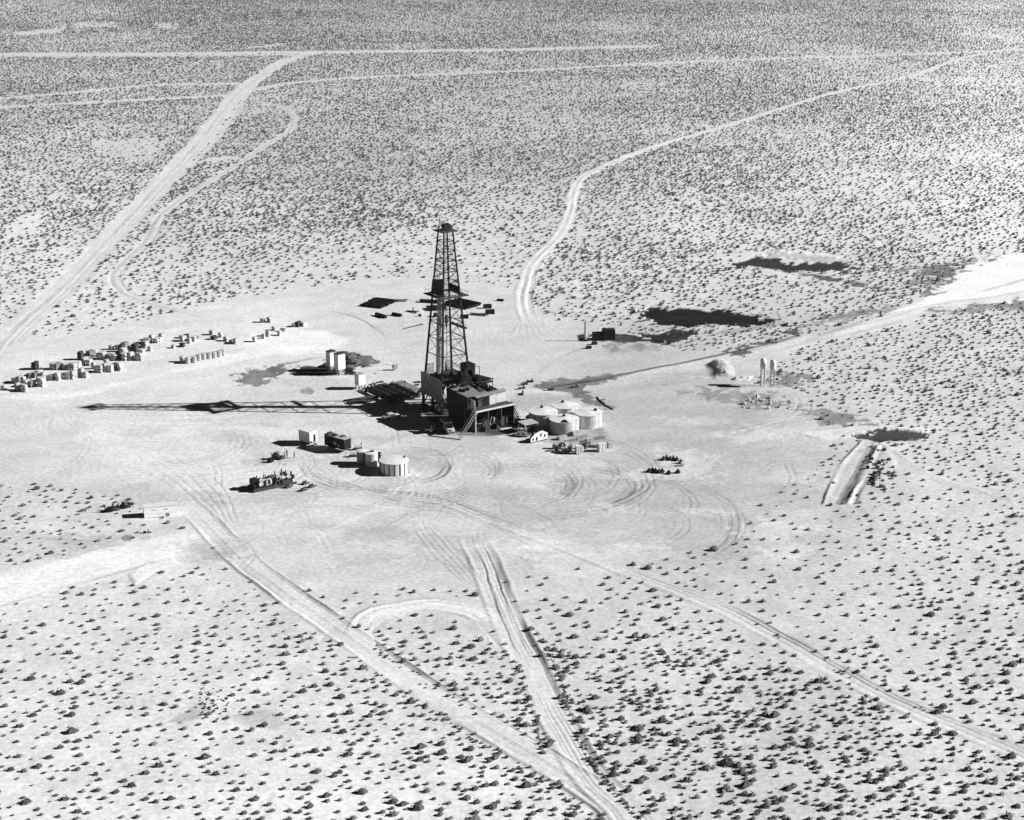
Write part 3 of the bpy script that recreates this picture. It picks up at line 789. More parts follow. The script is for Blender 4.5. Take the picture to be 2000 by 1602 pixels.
# ------------------------------------------------------------------ mesh building
class MB:
    def __init__(self):
        self.v, self.f = [], []
    def add(self, vs, fs):
        o = len(self.v)
        self.v += [tuple(p) for p in vs]
        self.f += [tuple(i + o for i in q) for q in fs]
        return self
    def box(self, c, s, rz=0.0, taper=1.0):
        hx, hy, hz = s[0] / 2, s[1] / 2, s[2] / 2
        vs = []
        for z, k in ((-hz, 1.0), (hz, taper)):
            for x, y in ((-hx, -hy), (hx, -hy), (hx, hy), (-hx, hy)):
                x2, y2 = x * k, y * k
                vs.append((c[0] + x2 * math.cos(rz) - y2 * math.sin(rz), c[1] + x2 * math.sin(rz) + y2 * math.cos(rz), c[2] + z))
        return self.add(vs, [(3, 2, 1, 0), (4, 5, 6, 7), (0, 1, 5, 4), (1, 2, 6, 5), (2, 3, 7, 6), (3, 0, 4, 7)])
    def bar(self, a, b, r, r2=None, n=4):
        a, b = Vector(a), Vector(b)
        d = (b - a)
        if d.length < 1e-6:
            return self
        d.normalize()
        up = Vector((0, 0, 1)) if abs(d.z) < 0.95 else Vector((1, 0, 0))
        x = d.cross(up).normalized(); y = d.cross(x)
        r2 = r if r2 is None else r2
        vs = []
        for p, q in ((a, r), (b, r2)):
            for k in range(n):
                t = 2 * math.pi * (k + 0.5) / n
                vs.append(p + x * (q * math.cos(t)) + y * (q * math.sin(t)))
        fs = [(k, (k + 1) % n, n + (k + 1) % n, n + k) for k in range(n)]
        fs += [tuple(range(n - 1, -1, -1)), tuple(range(n, 2 * n))]
        return self.add(vs, fs)
    def lathe(self, c, prof, n=24):
        vs = []
        for r, z in prof:
            for k in range(n):
                t = 2 * math.pi * k / n
                vs.append((c[0] + r * math.cos(t), c[1] + r * math.sin(t), c[2] + z))
        fs = []
        for i in range(len(prof) - 1):
            for k in range(n):
                fs.append((i * n + k, i * n + (k + 1) % n, (i + 1) * n + (k + 1) % n, (i + 1) * n + k))
        fs.append(tuple(range((len(prof) - 1) * n, len(prof) * n)))
        return self.add(vs, fs)
    def quad(self, a, b, c, d, th=0.05):
        a, b, c, d = map(Vector, (a, b, c, d))
        n = (b - a).cross(d - a).normalized() * th
        vs = [a, b, c, d, a + n, b + n, c + n, d + n]
        return self.add(vs, [(3, 2, 1, 0), (4, 5, 6, 7), (0, 1, 5, 4), (1, 2, 6, 5), (2, 3, 7, 6), (3, 0, 4, 7)])
    def prism(self, poly, axis, lo, hi):
        """poly of (a, z) points extruded along x or y"""
        n = len(poly)
        def pt(q, w):
            return (w, q[0], q[1]) if axis == 'x' else (q[0], w, q[1])
        vs = [pt(q, lo) for q in poly] + [pt(q, hi) for q in poly]
        fs = [(i, (i + 1) % n, n + (i + 1) % n, n + i) for i in range(n)] + [tuple(range(n - 1, -1, -1)), tuple(range(n, 2 * n))]
        return self.add(vs, fs)
    def lump(self, c, s, rnd, seed=0):
        """one broken clod or sack with a rounded uneven outline"""
        r = random.Random(seed)
        n, rings = 7, [(0.75, -0.5), (1.0, -0.15), (0.9, 0.25), (0.45, 0.5)]
        vs = []
        for k, (q, z) in enumerate(rings):
            for i in range(n):
                t = 2 * math.pi * i / n
                w = q * (1 + rnd * r.uniform(-1, 1))
                vs.append((c[0] + s[0] / 2 * w * math.cos(t), c[1] + s[1] / 2 * w * math.sin(t), c[2] + s[2] * (z + 0.5) * (1 + 0.3 * rnd * r.uniform(-1, 1))))
        fs = [(k * n + i, k * n + (i + 1) % n, (k + 1) * n + (i + 1) % n, (k + 1) * n + i) for k in range(3) for i in range(n)]
        fs += [tuple(range(n - 1, -1, -1)), tuple(range(3 * n, 4 * n))]
        return self.add(vs, fs)
    def mesh(self, name, m):
        me = bpy.data.meshes.new(name)
        me.from_pydata(self.v, [], self.f)
        bm = bmesh.new(); bm.from_mesh(me)
        bmesh.ops.recalc_face_normals(bm, faces=bm.faces)
        bm.to_mesh(me); bm.free()
        me.materials.append(M[m])
        return me
    def build(self, name, m, parent=None, label=None):
        o = bpy.data.objects.new(name, self.mesh(name, m))
        COL.objects.link(o)
        if parent:
            o.parent = parent
        if label:
            o['label'] = label
        return o

def tag(o, label, cat, group=None):
    o['label'], o['category'] = label, cat
    if group:
        o['group'] = group
    return o

def thing(name, label, cat, loc, rz=0.0, group=None):
    o = bpy.data.objects.new(name, None)
    o.empty_display_size = 0.5
    o.location = loc if len(loc) == 3 else (loc[0], loc[1], 0)
    o.rotation_euler = (0, 0, rz)
    COL.objects.link(o)
    return tag(o, label, cat, group)

def copy_tree(o, parent=None):
    c = o.copy(); COL.objects.link(c)
    if parent:
        c.parent = parent
    for ch in list(o.children):
        copy_tree(ch, c)
    return c

def single(name, m, mb, label, cat, loc, rz=0.0, group=None):
    o = mb.build(name, m)
    o.location = (loc[0], loc[1], loc[2] if len(loc) == 3 else 0)
    o.rotation_euler = (0, 0, rz)
    return tag(o, label, cat, group)

R = math.radians
# ------------------------------------------------------------------ the drilling rig
RC = P(874, 795)
RY = R(35)
ZF, ZB, ZT = 8.4, 30.8, 47.6
def rig_xy(x, y):
    return RC[0] + x * math.cos(RY) - y * math.sin(RY), RC[1] + x * math.sin(RY) + y * math.cos(RY)
def half(z):
    return 4.2 + (1.35 - 4.2) * (z - ZF) / (ZT - ZF)

rig = thing('drilling_derrick', 'tall dark steel drilling derrick standing on a high substructure in the middle of the pad', 'oil derrick', RC, RY)
for sx, sy in ((-1, 1), (-1, -1), (1, -1), (1, 1)):
    MB().bar((sx * 4.2, sy * 4.2, ZF), (sx * 1.35, sy * 1.35, ZT), 0.32, 0.22).build('leg', 'black', rig)
LV = [ZF + (ZT - ZF) * t for t in (0.06, 0.17, 0.28, 0.385, 0.485, 0.575, 0.66, 0.735, 0.805, 0.87, 0.935)]
for face in range(4):
    b = MB()
    def fp(s, z):
        h = half(z)
        return [(-h, s * h, z), (s * h, -h, z), (h, s * h, z), (s * h, h, z)][face]
    skip = 2 if face == 3 else (1 if face == 0 else 0)          # the open V-door side starts higher
    for i, z in enumerate(LV):
        if i >= skip:
            b.bar(fp(-1, z), fp(1, z), 0.12)
        if i >= skip and i + 1 < len(LV):
            z2 = LV[i + 1]
            b.bar(fp(-1, z), fp(1, z2), 0.06); b.bar(fp(1, z), fp(-1, z2), 0.06)
    b.build('bracing', 'black', rig)
# ladder up the right leg and its rest platform
b = MB()
for s in (-0.22, 0.22):
    b.bar((4.5, -3.6 + s, ZF), (1.65, -1.0 + s, ZT), 0.04)
for k in range(44):
    t = k / 44
    x, y, z = 4.5 + (1.65 - 4.5) * t, -3.6 + 2.6 * t, ZF + (ZT - ZF) * t
    b.bar((x, y - 0.22, z), (x, y + 0.22, z), 0.03)
b.build('ladder', 'dark', rig)
hs = half(21.8)
MB().box((hs + 0.5, 0.2, 21.8), (0.9, 2 * hs + 0.8, 0.35)).bar((hs, -hs, 21.9), (hs + 0.9, -hs, 22.9), 0.05).build('stabbing_board', 'black', rig)
# crown
b = MB()
for s in (-1, 1):
    b.box((s * 1.95, 0, ZT + 0.1), (0.8, 4.7, 0.25)).box((0, s * 1.95, ZT + 0.1), (3.1, 0.8, 0.25))
for sx in (-2.3, 2.3):
    for sy in (-2.3, 0, 2.3):
        b.bar((sx, sy, ZT + 0.2), (sx, sy, ZT + 1.2), 0.04)
    b.bar((sx, -2.3, ZT + 1.2), (sx, 2.3, ZT + 1.2), 0.04); b.bar((-2.3, sx, ZT + 1.2), (2.3, sx, ZT + 1.2), 0.04)
b.build('crown_platform', 'dark', rig)
b = MB().box((0.1, -0.2, ZT + 0.95), (1.9, 1.5, 1.7)).box((-0.2, 0, ZT + 0.2), (2.8, 0.3, 0.5))
for k in range(4):
    b.lathe((0, 0, 0), [(0.01, 0)], 3) if False else b.bar((-0.6 + 0.4 * k, -0.2, ZT + 1.5), (-0.4 + 0.4 * k, -0.2, ZT + 1.5), 0.62, n=12)
b.build('crown_block', 'black', rig)
MB().bar((-1.6, 0.9, ZT), (-1.35, 0.5, 51.3), 0.13, 0.08).bar((-0.6, 0.3, ZT), (-1.35, 0.5, 50.6), 0.06).build('gin_pole', 'black', rig)
# monkey board, finger board and its wind box
b = MB()
for s in (-1, 1):
    b.box((s * 3.7, 0, ZB), (1.3, 8.7, 0.18)).box((0, s * 3.7, ZB), (6.1, 1.3, 0.18))
for k in range(8):
    b.bar((-2.6, -2.2 + 0.55 * k, ZB - 0.05), (-0.5, -2.2 + 0.55 * k, ZB - 0.05), 0.05)
for s in (-1, 1):
    for q in (-4, -1.3, 1.3, 4):
        b.bar((s * 4, q, ZB), (s * 4, q, ZB + 1.1), 0.04); b.bar((q, s * 4, ZB), (q, s * 4, ZB + 1.1), 0.04)
    b.bar((s * 4, -4, ZB + 1.1), (s * 4, 4, ZB + 1.1), 0.04); b.bar((-4, s * 4, ZB + 1.1), (4, s * 4, ZB + 1.1), 0.04)
b.build('monkey_board', 'dark', rig)
h0, h1 = half(ZB) + 0.12, half(34.4) + 0.12
b = MB().quad((-h0, h0 + 0.4, ZB + 0.1), (-h0, -h0 - 0.1, ZB + 0.1), (-h1, -h1 - 0.1, 34.4), (-h1, h1 + 0.3, 34.6), 0.08)
b.quad((-h0, h0 + 0.4, ZB + 0.1), (-h1, h1 + 0.3, 34.6), (h1 * 0.4, h1 + 0.3, 34.2), (h0 * 0.4, h0 + 0.4, ZB + 0.1), 0.08)
b.quad((h0, -h0, ZB + 0.1), (h0, h0, ZB + 0.1), (h0 - 0.1, h0 - 0.1, ZB + 2.2), (h0 - 0.1, -h0 + 0.8, ZB + 2.2), 0.06)
b.build('wind_box', 'black', rig)
# travelling gear hanging on the drill line, kelly below
b = MB()
for k in range(6):
    a = k * math.pi / 3
    b.bar((0.3 * math.cos(a), 0.3 * math.sin(a), 25), (0.5 * math.cos(a), 0.4 * math.sin(a), ZT + 0.6), 0.025)
b.bar((0.3, -1.0, ZT + 0.4), (1.5, -5.6, ZF + 2.0), 0.03)
b.build('drill_line', 'black', rig)
MB().box((0, 0, 24.2), (0.9, 0.7, 1.9), taper=0.8).bar((0, 0, 23.3), (0, 0, 21.8), 0.35, 0.15, 8).bar((0, 0, 21.8), (0, 0, ZF + 0.4), 0.09, n=6).build('travelling_block', 'dark', rig)
# floor and substructure
b = MB().box((0.3, 0, ZF - 0.25), (10.4, 10.6, 0.5)).box((4.6, -6.0, ZF - 0.3), (7.0, 7.5, 0.4))
b.build('rig_floor', 'dark', rig)
b = MB()
for x in (-4.6, 0.2, 4.6):
    for y in (-4.6, 0, 4.6):
        b.box((x, y, ZF / 2 - 0.3), (0.6, 0.6, ZF - 0.6))
    b.box((x, 0, ZF - 0.8), (0.5, 10, 0.6)).box((x, 0, 0.3), (0.9, 10.4, 0.6))
    for y in (-4.6, 0):
        b.bar((x, y, 0.6), (x, y + 4.6, ZF - 1), 0.12); b.bar((x, y + 4.6, 0.6), (x, y, ZF - 1), 0.12)
for y in (-4.6, 0, 4.6):
    b.bar((-4.6, y, 0.6), (0.2, y, ZF - 1), 0.12); b.bar((0.2, y, 0.6), (4.6, y, ZF - 1), 0.12)
b.build('substructure', 'black', rig)
w = MB().quad((-5.05, 3.6, 3.4), (-5.05, 1.3, 3.9), (-5.05, 1.3, 9.6), (-5.05, 3.6, 9.9), 0.06)
w.quad((-5.05, 1.2, 3.9), (-5.05, -5.4, 2.6), (-5.05, -5.4, 9.3), (-5.05, 1.2, 9.5), 0.06)
w.build('wind_wall', 'siding', rig)
w = MB().quad((-5.05, 4.9, 3.0), (-5.05, 3.7, 3.0), (-5.05, 3.7, 9.7), (-5.05, 4.9, 9.7), 0.06)
w.build('wind_wall', 'siding', rig)
MB().box((-1.9, 5.15, ZF + 1.4), (2.2, 0.12, 2.8)).box((3.6, 5.15, ZF + 1.4), (1.8, 0.12, 2.8)).build('wind_wall', 'grey', rig)
# drawworks with its round covers, driller's shelter, side decks and awning
b = MB().box((1.4, -6.6, ZF + 0.8), (4.6, 2.6, 1.6))
for x in (-0.4, 3.0):
    b.bar((x, -6.6, ZF + 1.6), (x + 0.6, -6.6, ZF + 1.6), 1.5, n=16)
b.bar((0.2, -6.6, ZF + 1.6), (3.0, -6.6, ZF + 1.6), 0.7, n=12).box((4.2, -7.3, ZF + 0.7), (1.2, 3.0, 1.4))
b.build('drawworks', 'black', rig)
b = MB().box((4.4, -3.2, ZF + 1.75), (2.6, 3.2, 3.5)).box((4.4, -3.2, ZF + 3.6), (3.0, 3.6, 0.16))
b.build('driller_shelter', 'black', rig)
b = MB().bar((-0.5, -9.4, ZF), (-0.5, -9.4, ZF + 4.6), 0.09).bar((4.2, -9.0, ZF), (4.2, -9.0, ZF + 4.4), 0.09).bar((-0.5, -9.4, ZF + 4.6), (4.2, -9.0, ZF + 4.4), 0.09)
b.bar((-0.5, -9.4, ZF + 4.6), (-0.5, -5, ZF + 4.2), 0.07).box((-0.4, -9.3, ZF + 3.2), (0.9, 0.9, 2.2))
b.build('catshaft_guard', 'black', rig)
MB().quad((5.6, -1.2, ZF + 0.3), (5.6, -8.6, ZF + 0.3), (9.2, -8.4, ZF - 0.1), (6.6, -1.2, ZF + 0.1), 0.15).bar((8.9, -8.2, 0), (8.9, -8.2, ZF - 0.1), 0.1).build('side_deck', 'black', rig)
b = MB()
for k in range(26):
    x, y = random.uniform(-4.3, 4.3), random.uniform(-5.0, 4.6)
    if abs(x) < 1 and abs(y) < 1.5: continue
    b.box((x, y, ZF + 0.35), (random.uniform(0.3, 1.2), random.uniform(0.3, 1.0), random.uniform(0.4, 1.3)), random.uniform(0, 3))
b.build('floor_gear', 'black', rig)
b = MB()
for q in (-4.6, -2.3, 0, 2.3, 4.6):
    b.bar((5.2, q, ZF), (5.2, q, ZF + 1.2), 0.06); b.bar((q, -5.1, ZF), (q, -5.1, ZF + 1.2), 0.06)
b.bar((5.2, -4.6, ZF + 1.2), (5.2, 4.6, ZF + 1.2), 0.06).bar((-4.6, -5.1, ZF + 1.2), (4.6, -5.1, ZF + 1.2), 0.06)
b.build('railing', 'dark', rig)
# ramp and stairs on the pipe side
b = MB().quad((-1.9, 5.2, ZF - 0.2), (-1.9, 12.6, 0.9), (0.6, 12.6, 0.9), (0.6, 5.2, ZF - 0.2), 0.15)
b.build('pipe_ramp', 'darkwood', rig)
b = MB()
for k in range(14):
    t = k / 13
    b.box((2.0, 5.6 + 7 * t, ZF * (1 - t) + 0.1), (1.1, 0.34, 0.07))
for x in (1.4, 2.6):
    b.bar((x, 5.4, ZF), (x, 12.8, 0), 0.07); b.bar((x, 5.4, ZF + 1), (x, 12.8, 1), 0.04)
    for k in range(4):
        b.bar((x, 5.4 + 1.9 * k, ZF - 2.15 * k), (x, 5.4 + 1.9 * k, ZF - 2.15 * k + 1.0), 0.04)
b.build('stairs', 'dark', rig)

# stands of drill pipe leaning in the derrick, each pipe a thing
pm = MB().bar((0, 0, 0), (0, 0, 1), 0.085, n=6).mesh('drill_pipe', 'pipe')
pd = MB().bar((0, 0, 0), (0, 0, 1), 0.085, n=6).mesh('drill_pipe', 'mid')
n = 0
for i in range(7):
    for j in range(2):
        a = Vector((-2.4 + 0.24 * i + random.uniform(-.05, .05), 1.7 - 0.85 * j * (0.6 if i > 3 else 1), ZF + 0.05))
        e = Vector((-1.9 + 0.16 * i, 1.2 - 0.5 * j * (0.6 if i > 3 else 1), ZB + 1.6 + random.uniform(0, 1.2)))
        o = bpy.data.objects.new('drill_pipe', pm if (i + j) % 3 else pd)
        COL.objects.link(o)
        ax, ay = rig_xy(a.x, a.y); ex, ey = rig_xy(e.x, e.y)
        d = Vector((ex - ax, ey - ay, e.z - a.z))
        o.location = (ax, ay, a.z)
        o.rotation_euler = d.to_track_quat('Z', 'Y').to_euler()
        o.scale = (1, 1, d.length)
        tag(o, 'long bright drill pipe standing on end inside the tall derrick', 'drill pipe', 'drill pipes stood on end in the derrick')

# ------------------------------------------------------------------ engine house beside the derrick
eh = thing('engine_house', 'dark engine house with a flat grey roof joined to the near side of the derrick', 'engine house', rig_xy(-2.6, -14.8), RY)
ZR = 8.9
MB().box((0, 0, ZR / 2), (7.7, 9.0, ZR)).build('wall', 'black', eh)
b = MB().quad((-4.1, -4.8, ZR + 0.02), (4.1, -4.8, ZR + 0.02), (4.1, 4.7, ZR + 0.3), (-4.1, 4.7, ZR + 0.3), 0.12)
b.build('roof', 'roof', eh)
for x, y, s in ((0.2, 2.6, 0.8), (-2.9, 3.2, 0.9)):
    MB().box((x, y, ZR + 0.65), (s * 1.6, s, 0.6)).build('roof_vent', 'black', eh)
b = MB().quad((4.2, -4.4, ZR - 0.2), (7.2, -3.2, ZR - 0.5), (6.6, 4.6, ZR - 0.1), (4.2, 4.7, ZR + 0.1), 0.1)
for x, y in ((6.9, -3.0), (6.5, 4.3)):
    b.bar((x, y, 0), (x, y, ZR - 0.4), 0.1)
b.build('awning', 'black', eh)
b = MB()
for k in range(9):
    x, y = random.uniform(-3.2, 3.6), random.uniform(-1.5, 4.2)
    b.box((x, y, ZR + 0.5), (random.uniform(0.4, 1.5), random.uniform(0.3, 0.9), random.uniform(0.3, 0.8)), random.uniform(0, 1))
b.bar((-3.6, 3.9, ZR + 0.55), (3.8, 3.6, ZR + 0.55), 0.22, n=6).bar((1.6, -3.8, ZR + 0.5), (2.4, 4.2, ZR + 0.5), 0.2, n=6).bar((3.4, -4.4, ZR + 0.45), (3.7, 4.2, ZR + 0.45), 0.25, n=6)
b.build('roof_pipework', 'black', eh)
for k in range(5):
    MB().bar((4.9 + 0.35 * k, -2.6 + 1.3 * k, ZR - 0.3), (4.9 + 0.35 * k, -2.6 + 1.3 * k, ZR + 0.9), 0.16, n=8).build('exhaust_stack', 'mid' if k == 2 else 'black', eh)
MB().quad((-3.95, -4.62, 0), (3.95, -4.62, 0), (3.95, -4.62, 0.1), (-3.95, -4.62, 0.1), 0.05).build('sill', 'dark', eh)

# ------------------------------------------------------------------ pump house: raised deck, pale panels, machines below
ph = thing('pump_house', 'raised pump deck with pale panels and a bright front beam between derrick and tanks', 'pump house', rig_xy(-0.8, -22.6), RY)
zb = 6.0
MB().box((0, -0.9, zb + 0.05), (12.2, 0.35, 0.4)).build('front_beam', 'dullwhite', ph)
for x in (-5.9, -2.0, 2.0, 5.9):
    MB().box((x, -0.8, zb / 2 - 0.1), (0.22, 0.22, zb - 0.2)).build('post', 'mid' if x < -5 else 'dark', ph)
    MB().box((x, 4.2, zb / 2 - 0.1), (0.22, 0.22, zb - 0.2)).build('post', 'dark', ph)
MB().box((0, 1.7, zb - 0.1), (12.0, 5.0, 0.2)).build('deck', 'dark', ph)
MB().box((0, 4.35, zb / 2 - 0.1), (12.0, 0.12, zb - 0.2)).build('back_shade_sheet', 'black', ph)  # black sheet added to keep the space under the deck dark
MB().box((6.08, 1.9, zb / 2 - 0.1), (0.12, 4.6, zb - 0.2)).build('end_sun_blocker', 'black', ph)  # added to block the sun coming in under the deck
MB().box((-0.6, 2.3, zb + 1.2), (1.9, 0.14, 2.4)).build('side_panel', 'black', ph)
MB().box((1.4, 2.3, zb + 1.3), (1.9, 0.14, 2.5)).build('side_panel', 'dullwhite', ph)
MB().box((4.0, 2.3, zb + 1.5), (3.0, 0.14, 2.7)).build('side_panel', 'dullwhite', ph)
MB().box((-2.3, 2.4, zb + 1.0), (1.4, 0.14, 2.0)).build('side_panel', 'dark', ph)
MB().box((-5.0, 1.6, zb + 1.25), (0.12, 1.7, 2.3)).build('end_panel', 'dullwhite', ph)
MB().quad((-3.6, 1.9, zb + 2.55), (5.7, 1.9, zb + 2.95), (5.7, 3.6, zb + 3.15), (-3.6, 3.6, zb + 2.75), 0.1).build('roof', 'grey', ph)
b = MB()
for s in (0, 1.1):
    b.bar((-6.2, -0.9 - s, zb), (-11.2, -0.9 - s, 0.1), 0.1); b.bar((-6.2, -0.9 - s, zb + 1), (-11.2, -0.9 - s, 1.1), 0.05)
for k in range(13):
    t = k / 12
    b.box((-6.2 - 5 * t, -1.45, zb * (1 - t) + 0.05), (0.35, 1.1, 0.06))
b.build('stairs', 'grey', ph)
b = MB()
for s in (0, 1.0):
    b.bar((6.2, 0.2 + s, zb), (9.0, 0.2 + s, 0.1), 0.1); b.bar((6.2, 0.2 + s, zb + 1), (9.0, 0.2 + s, 1.1), 0.05)
for k in range(11):
    t = k / 10
    b.box((6.2 + 2.8 * t, 0.7, zb * (1 - t) + 0.05), (0.3, 1.0, 0.06))
b.build('stairs', 'dark', ph)

for k in range(16):
    x, y = random.uniform(-5.4, 5.2), random.uniform(0.2, 3.4)
    MB().box((x, y, 0.7), (random.uniform(0.5, 1.6), random.uniform(0.5, 1.2), random.uniform(0.8, 1.5)), random.uniform(0, 1)).bar((x, y, 1.2), (x + random.uniform(-1, 1), y, random.uniform(2.5, 5)), 0.14, n=6).build('machinery', random.choice(['black', 'dark', 'black', 'grey']), ph)

def mud_pump(loc, label):
    o = thing('mud_pump', label, 'pump', loc, RY, 'mud pumps under the pump deck')
    MB().box((0, 0, 0.25), (4.4, 1.8, 0.5)).build('skid', 'dark', o)
    MB().box((0.6, 0, 1.1), (2.4, 1.5, 1.2)).box((-1.4, 0, 0.9), (1.2, 1.2, 0.8)).build('housing', 'grey', o)
    MB().bar((0.8, -1.0, 1.6), (0.8, -1.25, 1.6), 1.3, n=18).build('flywheel', 'dark', o)
    MB().bar((-1.6, 0, 1.3), (-1.6, 0, 2.6), 0.25, n=10).build('surge_bottle', 'mid', o)
    return o
mud_pump(rig_xy(-3.6, -21.2), 'mud pump with a big flywheel under the left half of the pump deck')
mud_pump(rig_xy(2.2, -20.9), 'mud pump with a big flywheel under the right half of the pump deck')
single('steel_plate', 'white', MB().box((0, 0, 0.12), (3.2, 0.7, 0.12)).box((0, 0, 0.05), (2.6, 0.3, 0.06)), 'narrow bright plate lying in the shadow in front of the pump deck', 'steel plate', P(988, 838), R(25))

# ------------------------------------------------------------------ four water tanks
def bolted_tank(u, vb, rad, h, label, hatches, cut=None):
    o = thing('bolted_tank', label, 'storage tank', P(u, vb), 0.0, 'round bolted steel tanks beside the pump house')
    MB().lathe((0, 0, 0), [(rad, 0), (rad, h * 0.5), (rad + 0.05, h * 0.5), (rad + 0.05, h * 0.53), (rad, h * 0.53), (rad, h)], 40).build('shell', 'tankshell', o)
    MB().lathe((0, 0, h), [(rad + 0.1, 0.01), (rad + 0.1, 0.09), (rad * 0.5, 0.26), (0.25, 0.4)], 40).build('roof', 'tankroof', o)
    for (x, y) in hatches:
        MB().box((x, y, h + 0.45), (0.8, 0.6, 0.5)).bar((x, y, h + 0.7), (x + 0.1, y, h + 0.95), 0.2, n=8).build('hatch', 'dark', o)
    if cut:
        MB().quad((-1.05, -rad + 0.16, h + 0.13), (1.0, -rad + 0.14, h + 0.13), (0.35, -rad * 0.5, h + 0.34), (-0.4, -rad * 0.5, h + 0.34), 0.04).build('open_roof_panel', 'black', o)
    b = MB()
    for s in (-0.2, 0.2):
        b.bar((rad * 0.78 + s * 0.6, -rad * 0.66 + s * 0.7, 0), (rad * 0.78 + s * 0.6, -rad * 0.66 + s * 0.7, h + 0.6), 0.03)
    for k in range(9):
        b.bar((rad * 0.78 - 0.12, -rad * 0.66 - 0.14, 0.3 + k * 0.35), (rad * 0.78 + 0.12, -rad * 0.66 + 0.14, 0.3 + k * 0.35), 0.025)
    b.build('ladder', 'mid', o)
    return o
M['tankshell'] = M['tank']
bolted_tank(1103, 815, 3.5, 3.3, 'pale round bolted tank rearmost of the four by the pump house', [(-0.6, 1.4)])
bolted_tank(1061, 827, 3.7, 3.3, 'pale round bolted tank nearest the pump house, left of the four', [(-0.4, 2.2)])
bolted_tank(1148, 830, 3.6, 3.4, 'pale round bolted tank on the right of the four, standing alone at its right side', [(1.9, 0.6)])
bolted_tank(1102, 842, 3.75, 3.3, 'pale round bolted tank nearest the camera with a dark open panel in its roof', [(-0.1, 1.0)], cut=True)

# ------------------------------------------------------------------ machines and supplies in front of the tanks
def cutout_panel(name, label, u, v, rz, L, Hh, gable, holes, mt='white'):
    o = thing(name, label, 'pump skid', P(u, v), rz)
    MB().box((0, 0.9, 0.25), (L, 2.2, 0.5)).build('skid', 'dark', o)
    MB().prism([(-L / 2, 0.3), (L / 2, 0.3), (L / 2, Hh * 0.8), (L * 0.15, Hh + gable), (-L * 0.25, Hh), (-L / 2, Hh * 0.55)], 'y', -0.3, -0.2).build('side_plate', mt, o)
    for x, z, w_, h_ in holes:
        MB().box((x, -0.33, z), (w_, 0.1, h_)).build('opening', 'black', o)
    MB().bar((-L * 0.3, 0.9, 1.0), (L * 0.35, 0.9, 1.0), 0.6, n=12).build('engine', 'dark', o)
    b = MB()
    for k in range(4):
        b.bar((-L * 0.35 + k * L * 0.22, 0.6, 1.4), (-L * 0.3 + k * L * 0.22, 1.3, 2.1), 0.07)
    b.build('pipework', 'dullwhite', o)
    return o
cutout_panel('pump_skid', 'bright white slotted pump skid with a peaked plate in front of the tanks', 1052, 862, R(35), 5.2, 2.3, 0.5, [(-1.9, 0.9, 0.35, 0.6), (-0.8, 0.9, 0.4, 0.9), (0.5, 1.7, 0.3, 0.9), (1.7, 1.3, 0.3, 0.8)])
cutout_panel('pump_skid', 'smaller white pump skid with two round holes at the foot of the right stairs', 1018, 853, R(-15), 3.2, 1.4, 0.2, [(-0.6, 0.8, 0.35, 0.5), (0.6, 0.8, 0.5, 0.4)])
o = thing('lean_to_shelter', 'small open shelter with a flat grey roof beside the left tank', 'shelter', P(1032, 843), R(35))
MB().quad((-2.0, -1.4, 2.3), (2.2, -1.4, 2.3), (2.0, 1.6, 2.6), (-2.2, 1.6, 2.6), 0.1).build('roof', 'mid', o)
for x, y in ((-1.8, -1.2), (2.0, -1.2), (1.8, 1.4), (-1.9, 1.4)):
    MB().box((x, y, 1.15), (0.16, 0.16, 2.3)).build('post', 'dullwhite', o)
MB().box((0.3, 0.3, 0.7), (2.4, 1.6, 1.4)).build('engine', 'black', o)

def crate(loc, s, rz, label, mt='dullwhite', group=None, name='supply_crate', cat='crate'):
    b = MB().box((0, 0, s[2] / 2 + 0.06), (s[0], s[1], s[2]))
    for k in (-0.38, 0, 0.38):
        b.box((k * s[0], 0, 0.06), (0.14 * s[0], s[1] * 1.04, 0.12))
        b.box((k * s[0], -s[1] / 2 - 0.02, s[2] / 2 + 0.06), (0.08, 0.04, s[2] * 0.98)); b.box((s[0] / 2 + 0.02, k * s[1], s[2] / 2 + 0.06), (0.04, 0.08, s[2] * 0.98))
    b.box((0, 0, s[2] + 0.1), (s[0] * 1.04, s[1] * 1.04, 0.08))
    return single(name, mt, b, label, cat, loc, rz, group)
def drum(loc, label, group=None, mt='grey', rad=0.45, h=1.1, name='oil_drum', lying=None):
    b = MB().lathe((0, 0, 0), [(rad, 0), (rad, h * .32), (rad * 1.06, h * .34), (rad, h * .36), (rad, h * .64), (rad * 1.06, h * .66), (rad, h * .68), (rad, h * 0.97), (rad * 1.05, h), (rad * 0.9, h * 0.985)], 14)
    o = single(name, mt, b, label, 'drum', loc, 0, group)
    if lying is not None:
        o.rotation_euler = (R(90), 0, lying); o.location.z = rad
    return o
crate(P(1175, 881), (2.0, 1.5, 1.9), R(20), 'bright white crate at the right end of the supplies before the tanks', 'white')
crate(P(1191, 874), (1.2, 1.2, 1.3), R(20), 'small pale crate behind the bright one at the right end of the supplies')
crate(P(1129, 886), (1.3, 1.2, 1.9), R(15), 'tall bright crate at the front edge of the supplies before the tanks', 'white')
crate(P(1106, 876), (1.2, 1.1, 1.4), R(30), 'pale crate behind the drums at the front of the supplies')
crate(P(1121, 872), (2.2, 1.2, 0.9), R(35), 'long low crate in the middle of the supplies before the tanks', 'mid')
crate(P(1098, 858), (2.4, 1.0, 0.8), R(32), 'long low grey crate close against the foot of the near tank', 'mid')
crate(P(1126, 850), (2.6, 1.0, 1.0), R(32), 'grey box lying right of the near tank', 'mid')
crate(P(1151, 862), (2.0, 1.0, 0.6), R(20), 'flat low crate behind the open gap of the supplies', 'mid')
